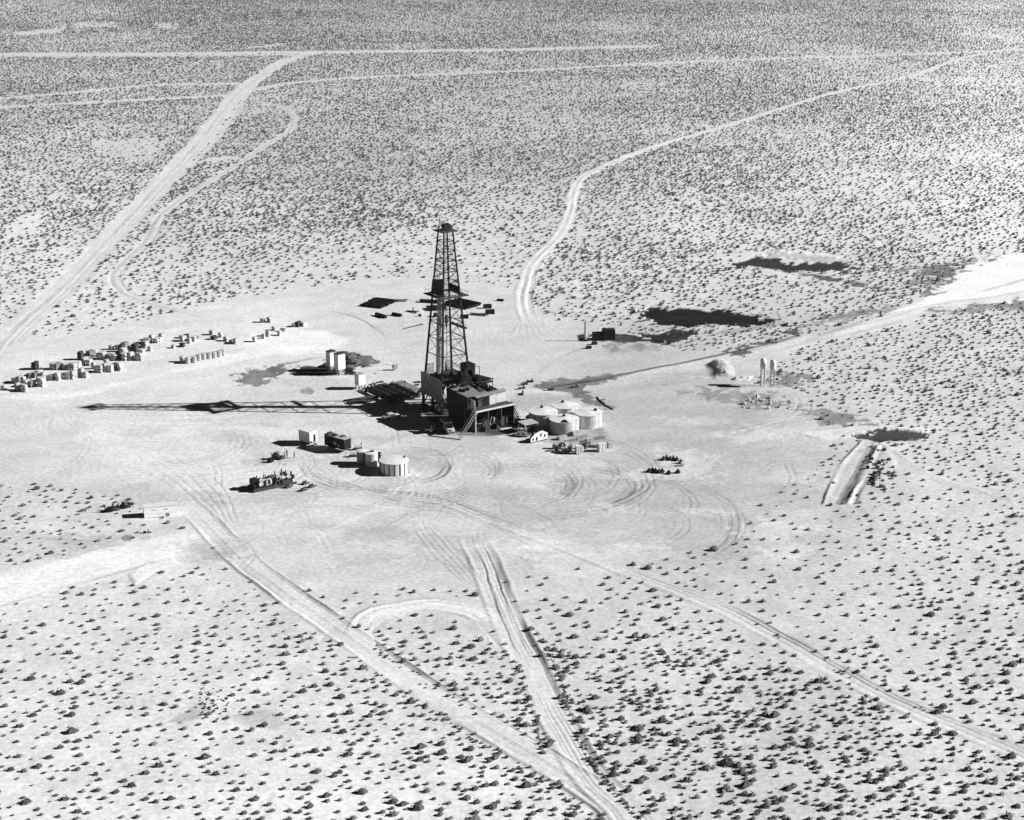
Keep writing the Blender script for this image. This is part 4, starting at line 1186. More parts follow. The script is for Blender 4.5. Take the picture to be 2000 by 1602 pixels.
for k, (u, v) in enumerate([(1083, 876), (1088, 881), (1094, 877), (1100, 884), (1107, 886), (1113, 882), (1136, 882), (1142, 876)]):
    drum(P(u, v), 'dark drum standing in the heap of supplies before the tanks', 'drums in the supplies before the tanks', 'dark' if k % 3 else 'mid', 0.55, 1.3)
for k, (u, v, a) in enumerate([(1113, 864, 25), (1140, 868, 10), (1160, 874, -10), (1135, 858, 40), (1168, 858, 20)]):
    single('timber_stack', 'wood', MB().box((0, -0.25, 0.2), (3.4, 0.35, 0.3)).box((0, 0.2, 0.2), (3.0, 0.4, 0.3)).box((0.2, 0, 0.5), (3.2, 0.5, 0.3)),
           'short stack of dark timbers lying among the supplies before the tanks', 'timber', P(u, v), R(a), 'timber stacks among the supplies before the tanks')
single('bent_hose', 'black', (lambda b: [b.bar(tuple(np.subtract(P(*p), P(1166, 776))) + (0.12,), tuple(np.subtract(P(*q), P(1166, 776))) + (0.12,), 0.16, n=6) for p, q in zip([(1166, 776), (1170, 782), (1178, 789), (1187, 795)], [(1170, 782), (1178, 789), (1187, 795), (1197, 801)])] and b)(MB()),
       'black curved hose lying on the wet streak behind the tanks', 'hose', P(1166, 776))
for u, v, a, lab in [(1025, 752, 10, 'small dark pipe fitting lying furthest from the camera behind the pump house'), (1036, 747, -5, 'T-shaped dark fitting lying where the wet streak begins'),
                     (1020, 760, 15, 'low dark valve lying behind the pump house right end'), (1021, 770, 80, 'dark stub of pipe standing behind the pump house'), (1076, 763, 0, 'small dark plate lying in the wet streak'), (1124, 757, 20, 'pale and dark broken pump part lying at the top of the wet streak')]:
    single('pipe_fitting', 'rust', MB().bar((-0.9, 0, 0.3), (0.9, 0.1, 0.3), 0.28, n=8).bar((0.3, 0, 0.3), (0.4, 0, 1.0), 0.22, n=8).bar((-0.9, 0, 0.3), (-1.05, 0, 0.3), 0.42, n=8), lab, 'pipe fitting', P(u, v), R(a))

# ------------------------------------------------------------------ pipe rack and catwalk
pr_ = thing('pipe_rack', 'low timber pipe rack beside the derrick ramp', 'pipe rack', rig_xy(-6.4, 17.5), RY)
b = MB()
for y in (-6.2, 0, 6.2):
    b.box((0, y, 0.45), (10.0, 0.5, 0.9))
b.build('sill', 'darkwood', pr_)
MB().box((0, 7.6, 0.8), (10.2, 0.3, 0.5)).build('end_beam', 'dullwhite', pr_)
cw = thing('catwalk', 'raised plank catwalk leading to the foot of the derrick ramp', 'catwalk', rig_xy(0.1, 18.5), RY)
MB().box((0, 0, 0.95), (2.2, 12.5, 0.16)).build('deck', 'wood', cw)
b = MB()
for y in (-5.6, -2, 2, 5.6):
    b.box((-0.8, y, 0.43), (0.3, 0.3, 0.86)).box((0.8, y, 0.43), (0.3, 0.3, 0.86))
b.build('trestle', 'darkwood', cw)
cm = [MB().bar((0, -7.0, 0), (0, 7.0, 0), 0.13, n=6).bar((0, 6.7, 0), (0, 7.05, 0), 0.17, n=6).mesh('casing_pipe', m_) for m_ in ('rust', 'dark', 'rust', 'mid')]
k = 0
x = -4.7
while x < 4.7:
    o = bpy.data.objects.new('casing_pipe', cm[(0, 1, 0, 2, 1, 0, 3)[k % 7]])
    COL.objects.link(o)
    px, py = rig_xy(-6.4 + x, 17.5 + random.uniform(-0.8, 0.6))
    o.location = (px, py, 1.04); o.rotation_euler = (0, 0, RY)
    tag(o, 'dark casing pipe lying side by side with others on the rack left of the derrick', 'pipe', 'casing pipes on the rack left of the derrick')
    x += 0.29 + (0.5 if random.random() < 0.12 else 0); k += 1
for (u, v, n_, a) in [(705, 783, 5, 40)]:
    b = MB()
    o = thing('timber_pile', 'pile of dark planks on the ground at the left end of the pipe rack', 'timber', P(u, v), R(30))
    for k in range(9):
        MB().box((random.uniform(-1, 1), -2 + 0.5 * k, 0.2 + 0.12 * (k % 2)), (7.0 + random.uniform(-1.5, 1.5), 0.4, 0.25), random.uniform(-0.05, 0.05)).build('plank', 'darkwood', o)

# small box tank on legs beside the rack, the two bulk silos, a spindly stand
o = thing('leg_tank', 'white box tank on four short legs at the far corner of the pipe rack', 'tank', P(704, 759), R(38))
MB().box((0, 0, 2.75), (2.3, 2.0, 3.0)).build('body', 'white', o)
MB().box((0, 0, 4.3), (2.4, 2.1, 0.1)).bar((0.3, 0, 4.3), (0.3, 0, 4.6), 0.3, n=8).build('lid', 'mid', o)
for x in (-0.95, 0.95):
    for y in (-0.8, 0.8):
        MB().box((x, y, 0.63), (0.2, 0.2, 1.26)).build('leg', 'dark', o)
def silo(u, vb, label, h, w):
    o = thing('bulk_silo', label, 'silo', P(u, vb), R(40), 'pair of upright bulk silos on the oily ground')
    MB().box((0, 0, h * 0.6 + 0.4), (w, w * 0.9, h * 0.75)).build('body', 'white', o)
    MB().box((0, 0, h * 0.12 + 0.3), (w * 0.25, w * 0.25, h * 0.2)).prism([(-w * 0.45, h * 0.225 + 0.39), (w * 0.45, h * 0.225 + 0.39), (w * 0.15, 0.5), (-w * 0.15, 0.5)], 'x', -w * 0.44, w * 0.44).build('hopper', 'dullwhite', o)
    MB().box((0, 0, h * 0.985 + 0.45), (w * 1.08, w * 0.98, 0.14)).bar((-0.2, 0, h + 0.4), (-0.2, 0, h + 0.9), 0.25, n=8).build('lid', 'dark', o)
    for x in (-w * 0.44, w * 0.44):
        for y in (-w * 0.4, w * 0.4):
            MB().box((x, y, h * 0.16), (0.2, 0.2, h * 0.32)).build('leg', 'dark', o)
silo(648, 724, 'white upright bulk silo, the left and farther one of the pair', 5.4, 2.3)
silo(664, 731, 'white upright bulk silo, the right and nearer one of the pair', 5.8, 2.4)
for k, (u, v, s) in enumerate([(684, 700, 2.2), (690, 712, 2.4), (683, 722, 2.0), (672, 693, 1.6), (640, 716, 1.8)]):
    single('mud_heap', 'darkrock', MB().lump((0, 0, -0.1), (s * 1.6, s * 1.6, s * 0.7), 0.3, k), 'black oily heap of mud beside the pair of white silos', 'mud heap', P(u, v), 0, 'oily mud heaps beside the silos')
o = thing('pipe_stand', 'thin pale tubular stand on open ground between the silos and the derrick', 'stand', P(772, 723), R(20))
MB().box((0, 0, 0.9), (1.1, 0.9, 1.3)).build('box', 'mid', o)
MB().box((-0.75, 0, 1.2), (0.3, 0.6, 0.5)).build('bracket', 'dark', o)
for x in (-0.6, 0.6):
    MB().bar((x, -0.4, 0), (x, -0.1, 3.0), 0.05).bar((x, 0.4, 0), (x, -0.1, 3.0), 0.05).build('frame', 'dullwhite', o)
for k, (u, v, a) in enumerate([(728, 752, 20), (742, 748, 10), (735, 757, 40), (812, 754, 15), (822, 762, 30), (806, 760, 60), (815, 748, -10), (797, 770, 25)]):
    single('pipe_offcut', 'rust', MB().bar((-1.1, 0, 0.2), (1.1, 0.2, 0.25), 0.18, n=6).bar((-0.4, -0.3, 0.2), (0.2, 0.6, 0.5), 0.12, n=6).box((0.5, 0.2, 0.2), (0.7, 0.5, 0.4)),
           'rusty offcut of pipe lying about the far edge of the pipe rack', 'pipe offcut', P(u, v), R(a), 'pipe offcuts round the pipe rack')

# ------------------------------------------------------------------ vehicles
def wheels(o, xs, y, r=0.4, w=0.25):
    for x in xs:
        for s in (-1, 1):
            t = MB().bar((x, s * y, r), (x, s * (y - w), r), r, n=14).build('wheel', 'rubber', o)
            MB().bar((x, s * (y + 0.01), r), (x, s * (y - 0.05), r), r * 0.55, n=10).build('rim', 'mid', t)

def sedan(loc, rz, label, mt):
    o = thing('parked_car', label, 'car', loc, rz)
    b = MB().prism([(-2.4, 0.45), (-2.4, 0.85), (-2.1, 0.98), (-1.2, 1.02), (0.9, 1.0), (2.2, 0.92), (2.4, 0.75), (2.4, 0.45)], 'y', -0.9, 0.9)
    b.build('body', mt, o)
    MB().prism([(-1.5, 1.02), (-1.05, 1.5), (-0.3, 1.6), (0.45, 1.52), (0.95, 1.0)], 'y', -0.78, 0.78).build('cabin', mt, o)
    for s in (-1, 1):
        MB().prism([(-1.3, 1.06), (-0.95, 1.44), (0.4, 1.46), (0.78, 1.06)], 'y', min(s * 0.785, s * 0.8), max(s * 0.785, s * 0.8)).build('side_window', 'glass', o)
    MB().quad((0.97, -0.7, 1.03), (0.97, 0.7, 1.03), (0.5, 0.66, 1.49), (0.5, -0.66, 1.49), 0.02).build('windscreen', 'glass', o)
    for s in (-0.65, 0.65):
        MB().bar((2.38, s, 0.72), (2.43, s, 0.72), 0.12, n=8).build('headlight', 'white', o)
    MB().box((2.45, 0, 0.5), (0.1, 1.7, 0.14)).box((-2.45, 0, 0.5), (0.1, 1.7, 0.14)).build('bumper', 'mid', o)
    wheels(o, (-1.45, 1.45), 0.92, 0.34, 0.2)
    return o
sedan(P(765, 818), R(32), 'light coloured parked sedan at the edge of the black shadow left of the derrick', 'dullwhite')

def truck(loc, rz, label, mt, bed, name='parked_truck'):
    o = thing(name, label, 'truck', loc, rz)
    MB().box((0, 0, 0.7), (5.6, 0.9, 0.25)).build('chassis', 'black', o)
    MB().prism([(1.0, 0.7), (1.0, 2.15), (1.9, 2.15), (2.2, 1.45), (3.1, 1.35), (3.15, 0.7)], 'y', -0.95, 0.95).build('cab', mt, o)
    MB().quad((2.22, -0.8, 1.48), (2.22, 0.8, 1.48), (1.93, 0.75, 2.08), (1.93, -0.75, 2.08), 0.03).build('windscreen', 'glass', o)
    for s in (-1, 1):
        MB().box((1.5, s * 0.955, 1.75), (0.7, 0.02, 0.5)).build('side_window', 'glass', o)
        MB().bar((3.14, s * 0.6, 1.0), (3.2, s * 0.6, 1.0), 0.13, n=8).build('headlight', 'white', o)
    if bed == 'flat':
        MB().box((-1.1, 0, 1.0), (4.0, 2.2, 0.16)).box((-3.0, 0, 1.3), (0.1, 2.2, 0.5)).build('flatbed', 'darkwood', o)
        MB().box((-0.6, 0.2, 1.5), (1.6, 1.3, 0.8)).build('load', 'dark', o)
    else:
        MB().box((-1.1, 0, 1.75), (3.9, 2.1, 1.9)).build('box_body', mt, o)
    wheels(o, (2.1, -1.6), 1.0, 0.45, 0.28)
    return o
truck(P(850, 843), R(25), 'dark flatbed truck at the lower edge of the derrick shadow', 'dark', 'flat')
o = truck(P(874, 842), R(-70), 'white panel truck beside the dark flatbed truck under the derrick', 'dullwhite', 'box')

def van_trailer(u, v, rz, L, W, Hh, label, mt, name, dark=False, skirt=False):
    o = thing(name, label, 'trailer', P(u, v), rz)
    MB().box((0, 0, 0.8 + Hh / 2), (L, W, Hh)).build('body', mt, o)
    MB().box((0, 0, 0.85 + Hh), (L + 0.1, W + 0.1, 0.1)).build('roof', 'white' if not dark else 'mid', o)
    MB().box((0.1, 0, 0.66), (L * 0.9, 0.9, 0.24)).build('chassis', 'black', o)
    if skirt:
        MB().box((0, 0, 0.42), (L * 0.98, W * 0.97, 0.78)).build('skirt', mt, o)
    wheels(o, (L * 0.28, L * 0.1) if dark else (L * 0.2,), W / 2 - 0.02, 0.42, 0.25)
    MB().bar((-L / 2, 0, 0.6), (-L / 2 - 1.2, 0, 0.5), 0.08).bar((-L / 2 - 1.0, 0, 0.5), (-L / 2 - 1.0, 0, 0.02), 0.07).build('drawbar', 'dark', o)
    return o
def off(u, v, dx, dy):
    x, y = P(u, v); return x + dx, y + dy
# near corner of each trailer at a photo point; long side to the left and away
a = R(140)
o = van_trailer(602, 866, a, 3.9, 2.6, 2.7, 'white box trailer with an open dark door in its bright end', 'white', 'box_trailer')
MB().box((-1.96, -0.35, 1.75), (0.04, 0.75, 1.9)).build('door', 'black', o)
MB().box((-2.5, -0.35, 0.45), (0.6, 0.9, 0.12)).box((-2.3, -0.35, 0.2), (0.3, 0.9, 0.12)).build('step', 'dullwhite', o)
o = van_trailer(660, 878, R(141), 6.8, 2.4, 2.7, 'long black trailer with gear on its roof beside the white box trailer', 'black', 'tool_trailer', True)
MB().box((0.6, 0.3, 3.75), (1.4, 0.9, 0.4)).box((-1.4, -0.4, 3.7), (0.8, 1.2, 0.24)).box((2.4, 0.2, 3.8), (0.9, 1.4, 0.5)).build('roof_gear', 'dark', o)
MB().box((-0.3, 1.215, 1.95), (0.9, 0.03, 0.7)).box((-1.5, 1.215, 1.6), (0.5, 0.03, 0.5)).build('side_hatch', 'mid', o)
MB().box((-0.2, 1.6, 0.5), (2.0, 0.7, 0.12)).build('side_step', 'mid', o)
o = van_trailer(314, 1006, R(14), 7.4, 2.3, 1.6, 'long low white trailer almost lost on the white sand at left', 'bright', 'office_trailer', skirt=True)
MB().box((-3.72, 0, 1.6), (0.04, 1.9, 1.3)).build('end_door', 'dark', o)
for x in (-1.5, 1.2):
    MB().box((x, -1.16, 1.8), (0.8, 0.03, 0.4)).build('window', 'white', o)

# two upright tanks and the wide tank
def upright_tank(u, vb, rad, h, label, mt, cap):
    o = thing('upright_tank', label, 'tank', P(u, vb))
    MB().lathe((0, 0, 0), [(rad, 0), (rad, h * 0.48), (rad + 0.04, h * 0.49), (rad, h * 0.5), (rad, h)], 28).build('shell', mt, o)
    MB().lathe((0, 0, h), [(rad + 0.06, 0.0), (rad + 0.06, 0.08), (0.2, 0.25)], 28).build('roof', 'tankroof', o)
    if cap:
        MB().box((0, 0.2, h + 0.35), (0.9, 0.5, 0.3)).bar((0.5, 0, h + 0.1), (0.5, 0, h + 0.9), 0.09, n=6).build('valve', 'black', o)
    return o
upright_tank(708, 905, 1.35, 3.2, 'grey upright tank on the left of the touching pair before the derrick', 'grey', False)
upright_tank(726, 910, 1.5, 3.3, 'white upright tank on the right of the touching pair before the derrick', 'tank', True)
o = thing('open_tank', 'wide low white tank with dark upright staves right of the upright pair', 'tank', P(770, 921))
MB().lathe((0, 0, 0), [(3.45, 0), (3.45, 2.9)], 40).build('shell', 'white', o)
MB().lathe((0, 0, 2.9), [(3.55, 0.0), (3.55, 0.12), (2.0, 0.3), (0.2, 0.42)], 40).build('roof', 'white', o)
for k in range(16):
    t = 2 * math.pi * k / 16 + 0.1
    MB().box((3.48 * math.cos(t), 3.48 * math.sin(t), 1.4), (0.12, 0.26, 2.8), t).build('stave', 'dark', o)
MB().box((2.4, 1.2, 3.3), (0.5, 0.5, 0.3)).build('hatch', 'dark', o)
o = thing('valve_stack', 'black stack of valves standing between the white upright tank and the wide tank', 'valve stack', P(741, 902))
for k in range(4):
    MB().lathe((0, 0, 0.15 + 0.62 * k), [(0.3, 0), (0.5, 0.1), (0.5, 0.32), (0.3, 0.42)], 10).build('valve', 'black', o)
for u, v, a, lab in [(699, 878, 20, 'pale winch frame lying behind the grey upright tank'), (690, 892, 10, 'low pump sled between the black trailer and the upright tanks')]:
    o = thing('pump_sled', lab, 'sled', P(u, v), R(a))
    MB().box((0, 0, 0.2), (2.2, 1.0, 0.3)).build('runner', 'dark', o)
    MB().bar((-0.6, 0, 0.7), (0.5, 0, 0.7), 0.4, n=10).build('motor', 'mid', o)
    MB().bar((0.8, 0, 0.4), (1.0, 0, 1.7), 0.08).bar((0.3, 0.2, 0.9), (1.0, 0, 1.6), 0.06).build('frame', 'dark', o)

# ------------------------------------------------------------------ the long machinery sled and nearby gear
o = thing('cementing_sled', 'long sled crowded with tanks, engines and pipes standing alone left of the wide tank', 'machine', P(532, 950), R(33))
MB().box((0, -1.5, 0.25), (11.0, 0.4, 0.5)).box((0, 1.5, 0.25), (11.0, 0.4, 0.5)).box((0, 0, 0.55), (11.0, 3.4, 0.15)).build('skid_frame', 'dark', o)
MB().bar((-3.6, -0.5, 1.5), (-0.6, -0.5, 1.5), 0.85, n=16).build('drum_tank', 'mid', o)
MB().bar((1.2, 0.4, 1.4), (4.6, 0.4, 1.4), 0.75, n=16).build('drum_tank', 'mid', o)
MB().box((-4.4, 0.6, 1.6), (1.4, 1.6, 2.0)).box((-4.9, -0.9, 1.2), (0.8, 0.9, 1.2)).build('engine', 'black', o)
MB().box((0.2, 1.0, 1.5), (1.3, 1.0, 1.8)).box((0.2, -0.9, 1.0), (1.0, 0.8, 0.8)).build('engine', 'dark', o)
MB().box((2.6, -1.1, 0.95), (3.0, 0.7, 0.7)).build('pump', 'dark', o)
MB().box((5.0, -0.6, 1.0), (0.9, 1.8, 0.8)).build('tool_box', 'dullwhite', o)
MB().box((3.9, 1.55, 2.0), (0.7, 0.5, 1.0)).build('control_box', 'white', o)
b = MB()
for k in range(10):
    x = -4.6 + 0.9 * k
    b.bar((x, 1.3, 1.0), (x + random.uniform(-.4, .8), 1.3 + random.uniform(-.4, .3), 2.3 + random.uniform(0, 0.7)), 0.13, n=6)
    b.bar((x, 1.35, 1.9), (x + 0.9, 1.35, 1.9 + random.uniform(-.2, .3)), 0.1, n=6)
b.build('pipework', 'black', o)
for k in range(18):
    x, y = -4.8 + 0.56 * k, random.choice([-1.3, -0.9, 1.1, 1.4, 0.0])
    MB().box((x, y, 1.2 + random.uniform(0, 0.9)), (random.uniform(0.3, 0.9), random.uniform(0.3, 0.7), random.uniform(0.5, 1.2)), random.uniform(0, 1)).bar((x, y, 1.4), (x + random.uniform(-.5, .5), y, 2.5), 0.08).build('fitting', random.choice(['black', 'dark', 'mid', 'black']), o)
MB().bar((3.3, 1.5, 0.6), (3.2, 1.6, 3.2), 0.14, n=8).bar((5.3, 0.8, 0.6), (5.3, 0.8, 2.4), 0.2, n=8).build('exhaust_stack', 'black', o)
for u, v, lab in [(595, 946, 'small dark block lying right of the machinery sled'), (592, 959, 'low black valve lying nearest the camera right of the machinery sled'), (608, 952, 'light pipe end lying farthest right of the machinery sled'), (562, 953, 'flat dark plate lying at the near edge of the machinery sled')]:
    single('machine_part', 'dark', MB().box((0, 0, 0.35), (1.1, 0.8, 0.7), 0.3, 0.8).bar((-1.0, 0, 0.2), (1.3, 0.2, 0.25), 0.16, n=6).bar((0.2, 0, 0.6), (0.3, 0, 1.0), 0.14, n=6), lab, 'machine part', P(u, v), R(20))
for u, v, h, lab in [(528, 903, 1.1, 'black heap of chain and fittings at the left end of the short row'), (538, 897, 1.6, 'taller black heap of fittings in the middle of the short row'), (549, 897, 0.9, 'grey heap of fittings at the right end of the short row')]:
    b = MB().lump((0, 0, 0), (2.0, 1.4, h), 0.35, int(u))
    for k in range(6):
        b.bar((random.uniform(-.8, .8), random.uniform(-.5, .5), 0.2), (random.uniform(-1.2, 1.2), random.uniform(-.6, .6), h * 1.2), 0.09, n=5)
    single('fittings_heap', 'black' if u < 545 else 'dark', b, lab, 'fittings', P(u, v), R(30))
for u, v, t, lab in [(554, 896, 0.25, 'leaning dark post beside the heap of fittings'), (561, 893, -0.2, 'thin dark post right of the heap of fittings'), ]:
    single('steel_post', 'dark', MB().bar((0, 0, 0), (t, 0, 1.4), 0.1, n=6).bar((t, 0, 1.3), (t - 0.6, 0, 1.35), 0.07, n=6), lab, 'post', P(u, v))
sc_ = thing('scrap_heap', 'tangled black heap of pipe frames on the sand above the white trailer', 'scrap heap', P(232, 995), R(35))
for k in range(22):
    x = -3.2 + 0.3 * k
    MB().bar((x + random.uniform(-.5, .5), random.uniform(-.7, .7), 0.1), (x + random.uniform(-1, 1), random.uniform(-.7, .7), random.uniform(0.9, 1.9)), 0.11, n=5).bar((x, -0.6, random.uniform(.2, .6)), (x + 0.6, 0.7, random.uniform(.4, 1.2)), 0.09, n=5).build('pipe_frame', 'black', sc_)
MB().lump((-1.6, 0, 0), (3.0, 1.6, 1.0), 0.35, 4).lump((0.8, 0, 0), (2.6, 1.2, 0.9), 0.35, 9).build('coil', 'black', sc_)
single('steel_post', 'dark', MB().bar((0, 0, 0), (0.1, 0, 0.9), 0.12, n=6).box((-0.7, 0, 0.2), (0.6, 0.5, 0.4)), 'short dark post with a block beside it below the white trailer', 'post', P(289, 1041))
for k, (u, v) in enumerate([(1296, 899), (1302, 897), (1309, 899), (1315, 898), (1322, 900), (1330, 905)]):
    single('drill_bit', 'dark', MB().lathe((0, 0, 0), [(0.5, 0), (0.62, 0.25), (0.5, 0.6), (0.2, 0.8), (0.2, 1.1)], 8), 'small dark drill bit in the farther short row on open ground right of the supplies', 'drill bit', P(u, v), 0, 'drill bits in the farther row')
for k, (u, v) in enumerate([(1268, 922), (1274, 921), (1280, 922), (1287, 924), (1293, 923), (1306, 926), (1324, 924)]):
    single('drill_bit', 'black', MB().lathe((0, 0, 0), [(0.55, 0), (0.7, 0.25), (0.5, 0.6), (0.22, 0.8), (0.2, 1.0)], 8), 'small black drill bit in the nearer short row on open ground right of the supplies', 'drill bit', P(u, v), 0, 'drill bits in the nearer row')
crate(P(1333, 910), (0.7, 0.7, 0.7), 0.2, 'tiny white crate standing between the two rows of drill bits', 'white')

# ------------------------------------------------------------------ people
def person(loc, rz, label, bend=0.0, top='cloth'):
    o = thing('person', label, 'person', loc, rz)
    bm = bmesh.new()
    pts = {'pelvis': (0, 0, .95), 'chest': (bend * .25, 0, 1.35), 'neck': (bend * .34, 0, 1.5), 'chin': (bend * .38, 0, 1.57), 'head': (bend * .42, 0, 1.68),
           'hl': (0, .1, .9), 'kl': (.06, .12, .5), 'al': (-.02, .13, .08), 'tl': (.16, .14, .04), 'hr': (0, -.1, .9), 'kr': (.03, -.12, .5), 'ar': (-.06, -.13, .08), 'tr': (.12, -.14, .04),
           'sl': (bend * .28, .2, 1.43), 'el': (bend * .2 - .02, .27, 1.15), 'wl': (bend * .3 + .08, .27, .92), 'fl': (bend * .3 + .1, .27, .8),
           'sr': (bend * .28, -.2, 1.43), 'er': (bend * .2 - .02, -.27, 1.15), 'wr': (bend * .3 + .1, -.25, .94), 'fr': (bend * .3 + .13, -.25, .82)}
    rad = {'pelvis': .15, 'chest': .17, 'neck': .06, 'chin': .08, 'head': .105, 'hl': .1, 'kl': .07, 'al': .05, 'tl': .045, 'hr': .1, 'kr': .07, 'ar': .05, 'tr': .045,
           'sl': .07, 'el': .05, 'wl': .035, 'fl': .03, 'sr': .07, 'er': .05, 'wr': .035, 'fr': .03}
    ed = [('pelvis', 'chest'), ('chest', 'neck'), ('neck', 'chin'), ('chin', 'head'), ('pelvis', 'hl'), ('hl', 'kl'), ('kl', 'al'), ('al', 'tl'), ('pelvis', 'hr'), ('hr', 'kr'), ('kr', 'ar'), ('ar', 'tr'),
          ('chest', 'sl'), ('sl', 'el'), ('el', 'wl'), ('wl', 'fl'), ('chest', 'sr'), ('sr', 'er'), ('er', 'wr'), ('wr', 'fr')]
    names = list(pts)
    me = bpy.data.meshes.new('body')
    me.from_pydata([pts[k] for k in names], [(names.index(a), names.index(b)) for a, b in ed], [])
    b = bpy.data.objects.new('body', me)
    COL.objects.link(b); b.parent = o
    md = b.modifiers.new('skin', 'SKIN')
    for i, k in enumerate(names):
        me.skin_vertices[0].data[i].radius = (rad[k], rad[k])
    me.skin_vertices[0].data[0].use_root = True
    b.modifiers.new('sub', 'SUBSURF').levels = 1
    b.modifiers['sub'].render_levels = 1
    me.materials.append(M[top])
    hx = bend * .43
    MB().lathe((hx, 0, 1.72), [(0.19, 0), (0.19, 0.025), (0.115, 0.03), (0.1, 0.13), (0.04, 0.16)], 12).build('hat', 'mid', o)
    MB().lump((hx + 0.06, 0, 1.58), (0.12, 0.15, 0.15), 0.02).build('face', 'skin', o)
    return o
person(P(575, 895), R(160), 'person in dark clothes and hat standing right of the heap of fittings')
person(P(791, 755), R(-120), 'person in dark clothes and hat standing at the far edge of the pipe rack')
person(P(562, 890), R(200), 'person in dark clothes bending towards the heap of fittings', 1.0)

# ------------------------------------------------------------------ sack stacks in the long supply row at left
def sack_mesh(kind, seed):
    r = random.Random(seed)
    b = MB()
    if kind == 'sack':                        # layers of paper sacks on a pallet under a pulled-over sheet
        b.box((0, 0, 0.08), (1.0, 1.0, 0.14))
        n = 5
        for k in range(n):
            b.box((r.uniform(-.09, .09), r.uniform(-.09, .09), 0.16 + (k + 0.5) * 0.165), (0.92 - 0.05 * k * r.random() + r.uniform(-.1, .08), 0.92 + r.uniform(-.12, .08), 0.16), r.uniform(-.14, .14))
        if seed % 2:
            b.box((r.uniform(-.15, .15), 0, 1.06), (0.6, 0.9, 0.14), r.uniform(-.1, .1))
    else:                                     # a timber case with corner posts
        b.box((0, 0, 0.5), (0.94, 0.94, 0.9)); b.box((0, 0, 0.97), (1.0, 1.0, 0.06))
        for x in (-.47, .47):
            for y in (-.47, .47):
                b.box((x, y, 0.5), (0.08, 0.08, 0.98))
    return b.mesh('sack_stack' if kind == 'sack' else 'supply_crate', ('canvas', 'sack', 'canvas', 'mid', 'sack', 'dark')[seed % 6] if kind == 'sack' else ('dullwhite', 'wood')[seed % 2])
SM = [sack_mesh('sack', s) for s in range(12)]
CM = [sack_mesh('crate', s) for s in range(2)]
RAW = ([(x / 6.667, 670 + y / 6.667) for x, y in
 [(70,608),(350,632),(318,622),(255,612),(385,562),(440,566),(535,545),(575,562),(330,522),(285,522),(240,512),(385,482),(600,490),(590,440),(540,432),(480,446),(690,482),(740,482),(775,484),
  (850,466),(920,464),(985,464),(525,335),(490,340),(725,340),(775,340),(870,335),(945,342),(990,344),(1080,215),(1045,320),(1140,262),(1190,288),(1090,432),(1135,448),(1210,155),(1295,372),(1335,382),
  (1240,335),(1400,372),(1465,372),(1540,355),(1585,356),(1380,205),(1360,172),(1450,212),(1510,222),(1590,202),(1660,222),(1735,218),(1815,222),(1845,226),(1870,145),(1795,112),(1690,112),(1650,45),
  (1470,84),(1920,62),(1900,42),(1600,112),(1560,84),(1640,172),(1340,204),(1420,302),(1690,185)]]
 + [(180 + x / 6.667, 610 + y / 6.667) for x, y in [(740,402),(800,362),(870,392),(895,384),(930,335),(1195,335),(1250,335),(1340,375),(1285,402),(1210,374),(1370,352),(1585,292),(1610,352),(1690,322),(1770,372),(1825,392),(1890,408),(1080,464),(1195,448),(770,502),(690,462)]]
 + [(380 + x / 8.333, 600 + y / 8.333) for x, y in [(1000,562),(1245,245),(1645,316),(1720,314),(1800,305),(1325,376),(1410,460),(1225,470),(1140,508),(1462,395),(1130,245)]])
DR = [(180 + x / 6.667, 610 + y / 6.667) for x, y in [(1210,645),(1275,664),(1360,652),(1420,626),(1485,612),(1555,602),(1620,592),(1685,578),(1735,562)]]
special = {}
for n, (u, v) in enumerate(RAW):
    sc = scale_at(v)
    wpx = random.uniform(8.5, 13.5) if u < 330 else random.uniform(6.5, 10)
    w_ = wpx / sc
    h_ = random.uniform(1.3, 2.3) if u < 300 else random.uniform(0.9, 1.6)
    use = SM[(n * 7) % 12] if n % 5 else CM[n % 2]
    kind = 'sack_stack' if n % 5 else 'supply_crate'
    o = bpy.data.objects.new(kind, use)
    o.location = (*P(u - wpx * 0.35, v), 0)
    o.rotation_euler = (0, 0, R(random.uniform(-38, -12)))
    o.scale = (w_, w_ * random.uniform(0.8, 1.3), h_)
    COL.objects.link(o)
    word = 'stack of sacks' if n % 5 else 'wooden crate'
    cat = 'sack stack' if n % 5 else 'crate'
    if u < 15:
        lab, g = word + ' by itself at the extreme left end of the long supply row', None
    elif u < 165:
        lab, g = word + ' crowded in the left third of the long supply row', 'left third of the supply row, ' + cat
    elif u < 300:
        lab, g = word + ' crowded in the middle of the long supply row', 'middle of the supply row, ' + cat
    elif u < 392:
        lab, g = word + ' in the thinning stretch of the supply row beyond the drum-like cases', 'thinning stretch of the supply row, ' + cat
    elif u < 470:
        lab, g = word + ' in the small cluster past the gap in the supply row', 'small cluster past the gap, ' + cat
    else:
        lab, g = word + ' standing loosely at the far right end of the supply row', 'right end of the supply row, ' + cat
    tag(o, lab, cat, g)
for n, (u, v) in enumerate(DR):
    b = MB().lathe((0, 0, 0), [(0.75, 0.05), (0.8, 0.1), (0.8, 0.85), (0.84, 0.9), (0.8, 0.95), (0.8, 1.7), (0.7, 1.78)], 12).box((0, 0, 0.04), (1.5, 1.5, 0.08))
    single('steel_keg', 'mid' if n else 'dullwhite', b, 'grey upright keg in the straight slanting row in front of the supply row' if n else 'pale keg at the left near end of the straight slanting row of kegs', 'keg', P(u - 5, v), 0, 'kegs in the slanting row' if n else None)

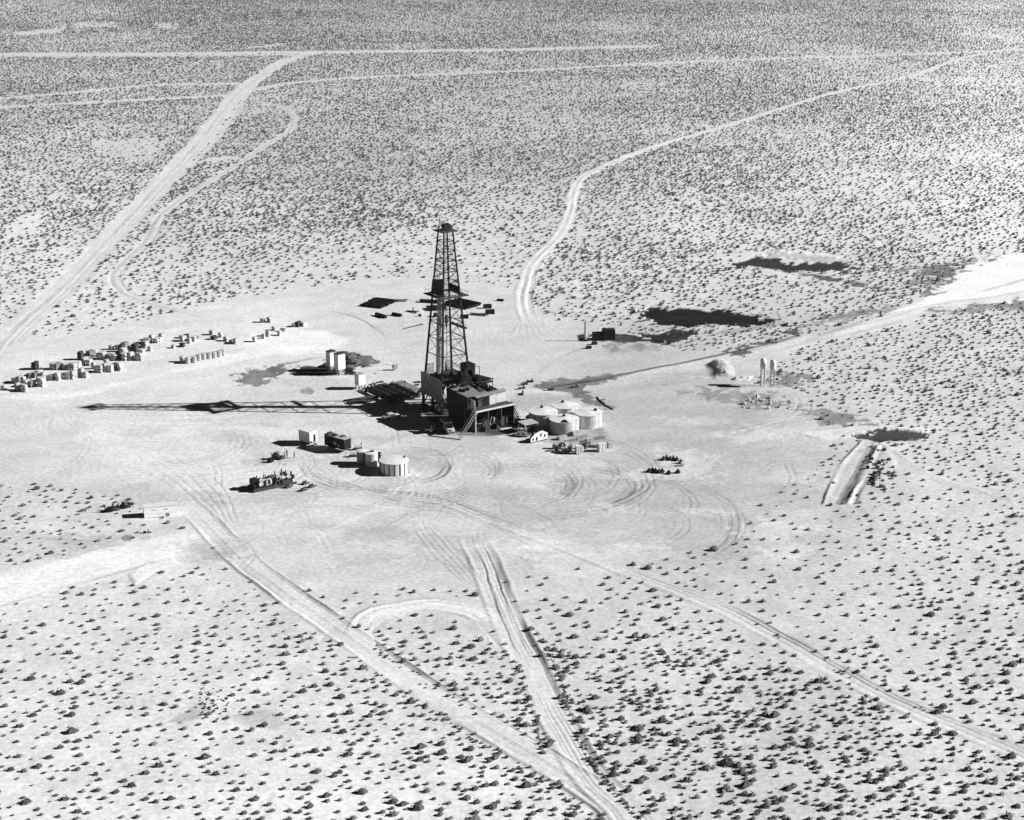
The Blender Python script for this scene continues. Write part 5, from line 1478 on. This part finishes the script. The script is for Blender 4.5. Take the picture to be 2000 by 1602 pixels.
# ------------------------------------------------------------------ pipe and timber stores behind the derrick
def pipe_pile(u, v, L, W, Hh, rz, n, label, mt='rust', group=None):
    o = thing('pipe_pile', label, 'pipe pile', P(u, v), rz, group)
    b = MB()
    for k in (-0.35, 0, 0.35):
        b.box((k * L, 0, 0.12), (0.3, W, 0.24))
    b.build('bearer', 'darkwood', o)
    for k in range(n):
        y = -W / 2 + W * (k + 0.5) / n
        MB().bar((-L / 2 + random.uniform(-.5, .5), y, 0.24 + Hh / 2), (L / 2 + random.uniform(-.5, .5), y, 0.24 + Hh / 2), min(W / n, Hh) * 0.5, n=6).build('pipe', mt, o)
    return o
pipe_pile(740, 594, 8.0, 10.0, 0.6, R(-23), 15, 'wide flat dark pile of pipes at the left of the store behind the derrick', 'black')
pipe_pile(842, 591, 7.5, 2.0, 0.7, R(-12), 4, 'narrow dark pile of pipes behind the derrick left leg', 'black')
pipe_pile(852, 604, 6.0, 4.5, 0.6, R(10), 7, 'square dark pile of pipes seen through the left side of the derrick', 'black')
pipe_pile(905, 596, 10.0, 7.0, 0.9, R(-40), 9, 'large dark pile of thick pipes seen right of the derrick', 'black')
pipe_pile(935, 616, 5.5, 1.6, 0.3, R(-18), 4, 'few light pipes lying right of the derrick below the large pile', 'rust')
for u, v, L, W, Hh, a, lab in [(744, 619, 5.0, 1.0, 0.9, -48, 'dark squared beam lying slantwise below the wide flat pipe pile'), (775, 617, 3.6, 0.9, 0.8, -35, 'short dark beam lying between the slanting beam and the tripod trestle'),
                            (952, 602, 2.6, 1.2, 1.2, 10, 'dark low box at the right of the pipe store, the farther of two'), (957, 613, 2.8, 1.5, 1.3, 10, 'dark low box at the right of the pipe store, the nearer of two'),
                            (977, 588, 2.2, 0.8, 0.6, -15, 'small dark beam lying alone beyond the pipe store'), (855, 618, 2.6, 1.2, 1.0, 15, 'dark box lying behind the derrick between its legs'), (907, 622, 2.6, 1.0, 1.1, 0, 'dark box lying just right of the derrick waist'), (820, 618, 1.0, 0.7, 0.6, 0, 'tiny dark block lying left of the derrick waist')]:
    single('timber_beam', 'black', MB().box((0, 0, Hh / 2), (L, W, Hh)).box((0, 0, Hh + 0.05), (L * 0.94, W * 0.6, 0.1)).box((L * 0.3, 0, 0.1), (0.3, W * 1.3, 0.2)), lab, 'beam', P(u, v), R(a))
o = thing('trestle', 'dark broken trestle lying left of the derrick waist', 'trestle', P(806, 610), R(-20))
MB().bar((-2.2, 0.6, 0.2), (1.8, -1.2, 0.3), 0.22).build('beam', 'black', o)
MB().bar((-1.0, 0, 0.3), (1.8, 0.6, 0.3), 0.2).build('beam', 'black', o)
MB().bar((-0.2, 0.4, 0.3), (0.1, 0.5, 1.6), 0.16).build('prop', 'black', o)
pipe_pile(785, 583 + 6, 3.2, 1.0, 0.5, R(5), 3, 'small pile of short pipes between the wide flat pile and the derrick', 'rust')
q0, q1 = P(788, 643), P(826, 634)
single('long_pole', 'rust', MB().bar((0, 0, 0.15), (q1[0] - q0[0], q1[1] - q0[1], 0.15), 0.14, 0.24, 6), 'long thin pole lying on bare ground left of the derrick', 'pole', q0)

# ------------------------------------------------------------------ black tank with its flare stack on the right
o = thing('flare_stack', 'tall thin stack standing alone left of the black tank at right', 'stack', P(1143, 666))
MB().bar((0, 0, 0), (0, 0, 6.0), 0.33, 0.3, 10).build('pipe', 'mid', o)
MB().box((0, 0, 0.25), (1.2, 1.2, 0.5)).build('footing', 'dark', o)
MB().bar((0, 0, 0.4), (1.8, 0.3, 0.4), 0.16, n=6).build('feed_pipe', 'dark', o)
o = thing('oil_tank', 'black box-shaped oil tank with a stepped top right of the tall stack', 'tank', P(1180, 663), R(8))
MB().box((1.3, 0, 1.6), (3.6, 2.6, 3.2)).build('body', 'black', o)
MB().box((-2.0, 0, 1.1), (3.0, 2.4, 2.2)).build('low_body', 'black', o)
MB().box((1.5, 0, 3.26), (2.0, 1.2, 0.12)).bar((0, 0.3, 3.2), (0, 0.3, 3.6), 0.25, n=8).build('hatch', 'dark', o)
MB().box((0, -1.6, 0.1), (7.4, 0.4, 0.2)).build('skid', 'dark', o)
for u, v, lab in [(1161, 673, 'small black valve box below the black tank'), (1150, 681, 'black pipe end lying below the tall stack')]:
    single('valve_box', 'black', MB().box((0, 0, 0.4), (1.4, 0.9, 0.8)).bar((-1, 0, 0.3), (1, 0.2, 0.3), 0.2, n=6), lab, 'valve box', P(u, v), R(15))

# ------------------------------------------------------------------ clods, rubble and spoil
def rocks(spots, label, group, mt, smin, smax, name='rock'):
    protos = [MB().lump((0, 0, -0.12), (1, 1, 0.8), 0.35, 100 + k).mesh(name, mt) for k in range(4)]
    for n, (u, v) in enumerate(spots):
        o = bpy.data.objects.new(name, protos[n % 4])
        s = random.uniform(smin, smax)
        o.location = (*P(u, v), float(ground_z(np.array([u]), np.array([v]))[0]) - 0.02)
        o.scale = (s, s * random.uniform(.8, 1.2), s * random.uniform(.7, 1)); o.rotation_euler = (0, 0, random.uniform(0, 6))
        COL.objects.link(o)
        tag(o, label, 'rock', group)
rr_ = random.Random(5)
rocks([(1718 + rr_.gauss(0, 14) - 6 * k / 44, 900 + 48 * (k / 44) + rr_.gauss(0, 9)) for k in range(38)], 'dark clod of spoil scattered on the right bank of the trench', 'clods beside the trench', 'darkrock', 0.5, 1.4, 'spoil_clod')
rocks([(rr_.gauss(424, 18), rr_.gauss(1364, 8)) for k in range(46)], 'pale lump of rubble in the small heap on the sand at lower left', 'rubble in the lower left heap', 'rock', 0.25, 0.6, 'rubble')
rocks([(rr_.gauss(420, 20), rr_.gauss(1392, 7)) for k in range(20)], 'dark lump on the near side of the rubble heap at lower left', 'dark lumps by the rubble heap', 'darkrock', 0.3, 0.6, 'dark_lump')
rocks([(1402, 712), (1410, 722), (1416, 733), (1396, 708), (1438, 741), (1450, 740), (1462, 741)], 'pale boulder on the dirt heap near the right side track', 'boulders on the dirt heap', 'rock', 0.5, 1.1, 'boulder')
rocks([(rr_.uniform(1440, 1545), rr_.uniform(775, 800)) for k in range(34)], 'pale stone in the stony patch inside the turning loop at right', 'stones in the turning loop', 'rock', 0.5, 1.1, 'stone')

# ------------------------------------------------------------------ pale tanks on posts beyond the curved track
for u, v, rr2, lab in [(1489, 752, 0.85, 'pale round tank raised on thin posts beyond the curved track, the left of the pair'), (1508, 755, 0.85, 'pale round tank raised on thin posts beyond the curved track, the right of the pair')]:
    o = thing('raised_tank', lab, 'tank', P(u, v))
    MB().lathe((0, 0, 4.6), [(0.5, 0), (rr2, 0.7), (rr2, 2.6), (0.3, 3.1)], 18).build('body', 'white', o)
    for x in (-0.5, 0.5):
        for y in (-0.5, 0.5):
            MB().bar((x, y, 0), (x, y, 5.0), 0.12, n=6).build('post', 'white', o)

# ------------------------------------------------------------------ thin dust haze in the air
hz_ = MB().box((0, 14000, (H + 14 - 3) / 2), (90000, 40000, H + 14 + 3))
me = bpy.data.meshes.new('haze'); me.from_pydata(hz_.v, [], hz_.f)
hm = bpy.data.materials.new('haze'); hm.use_nodes = True
hn, hl = hm.node_tree.nodes, hm.node_tree.links
hn.clear()
ho = hn.new('ShaderNodeOutputMaterial'); pv = hn.new('ShaderNodeVolumePrincipled')
pv.inputs['Color'].default_value = (0.85, 0.85, 0.85, 1)
pv.inputs['Density'].default_value = 0.000022
pv.inputs['Anisotropy'].default_value = 0.2
hl.new(pv.outputs[0], ho.inputs['Volume'])
me.materials.append(hm)
o = bpy.data.objects.new('haze', me); COL.objects.link(o)
o['kind'] = 'stuff'
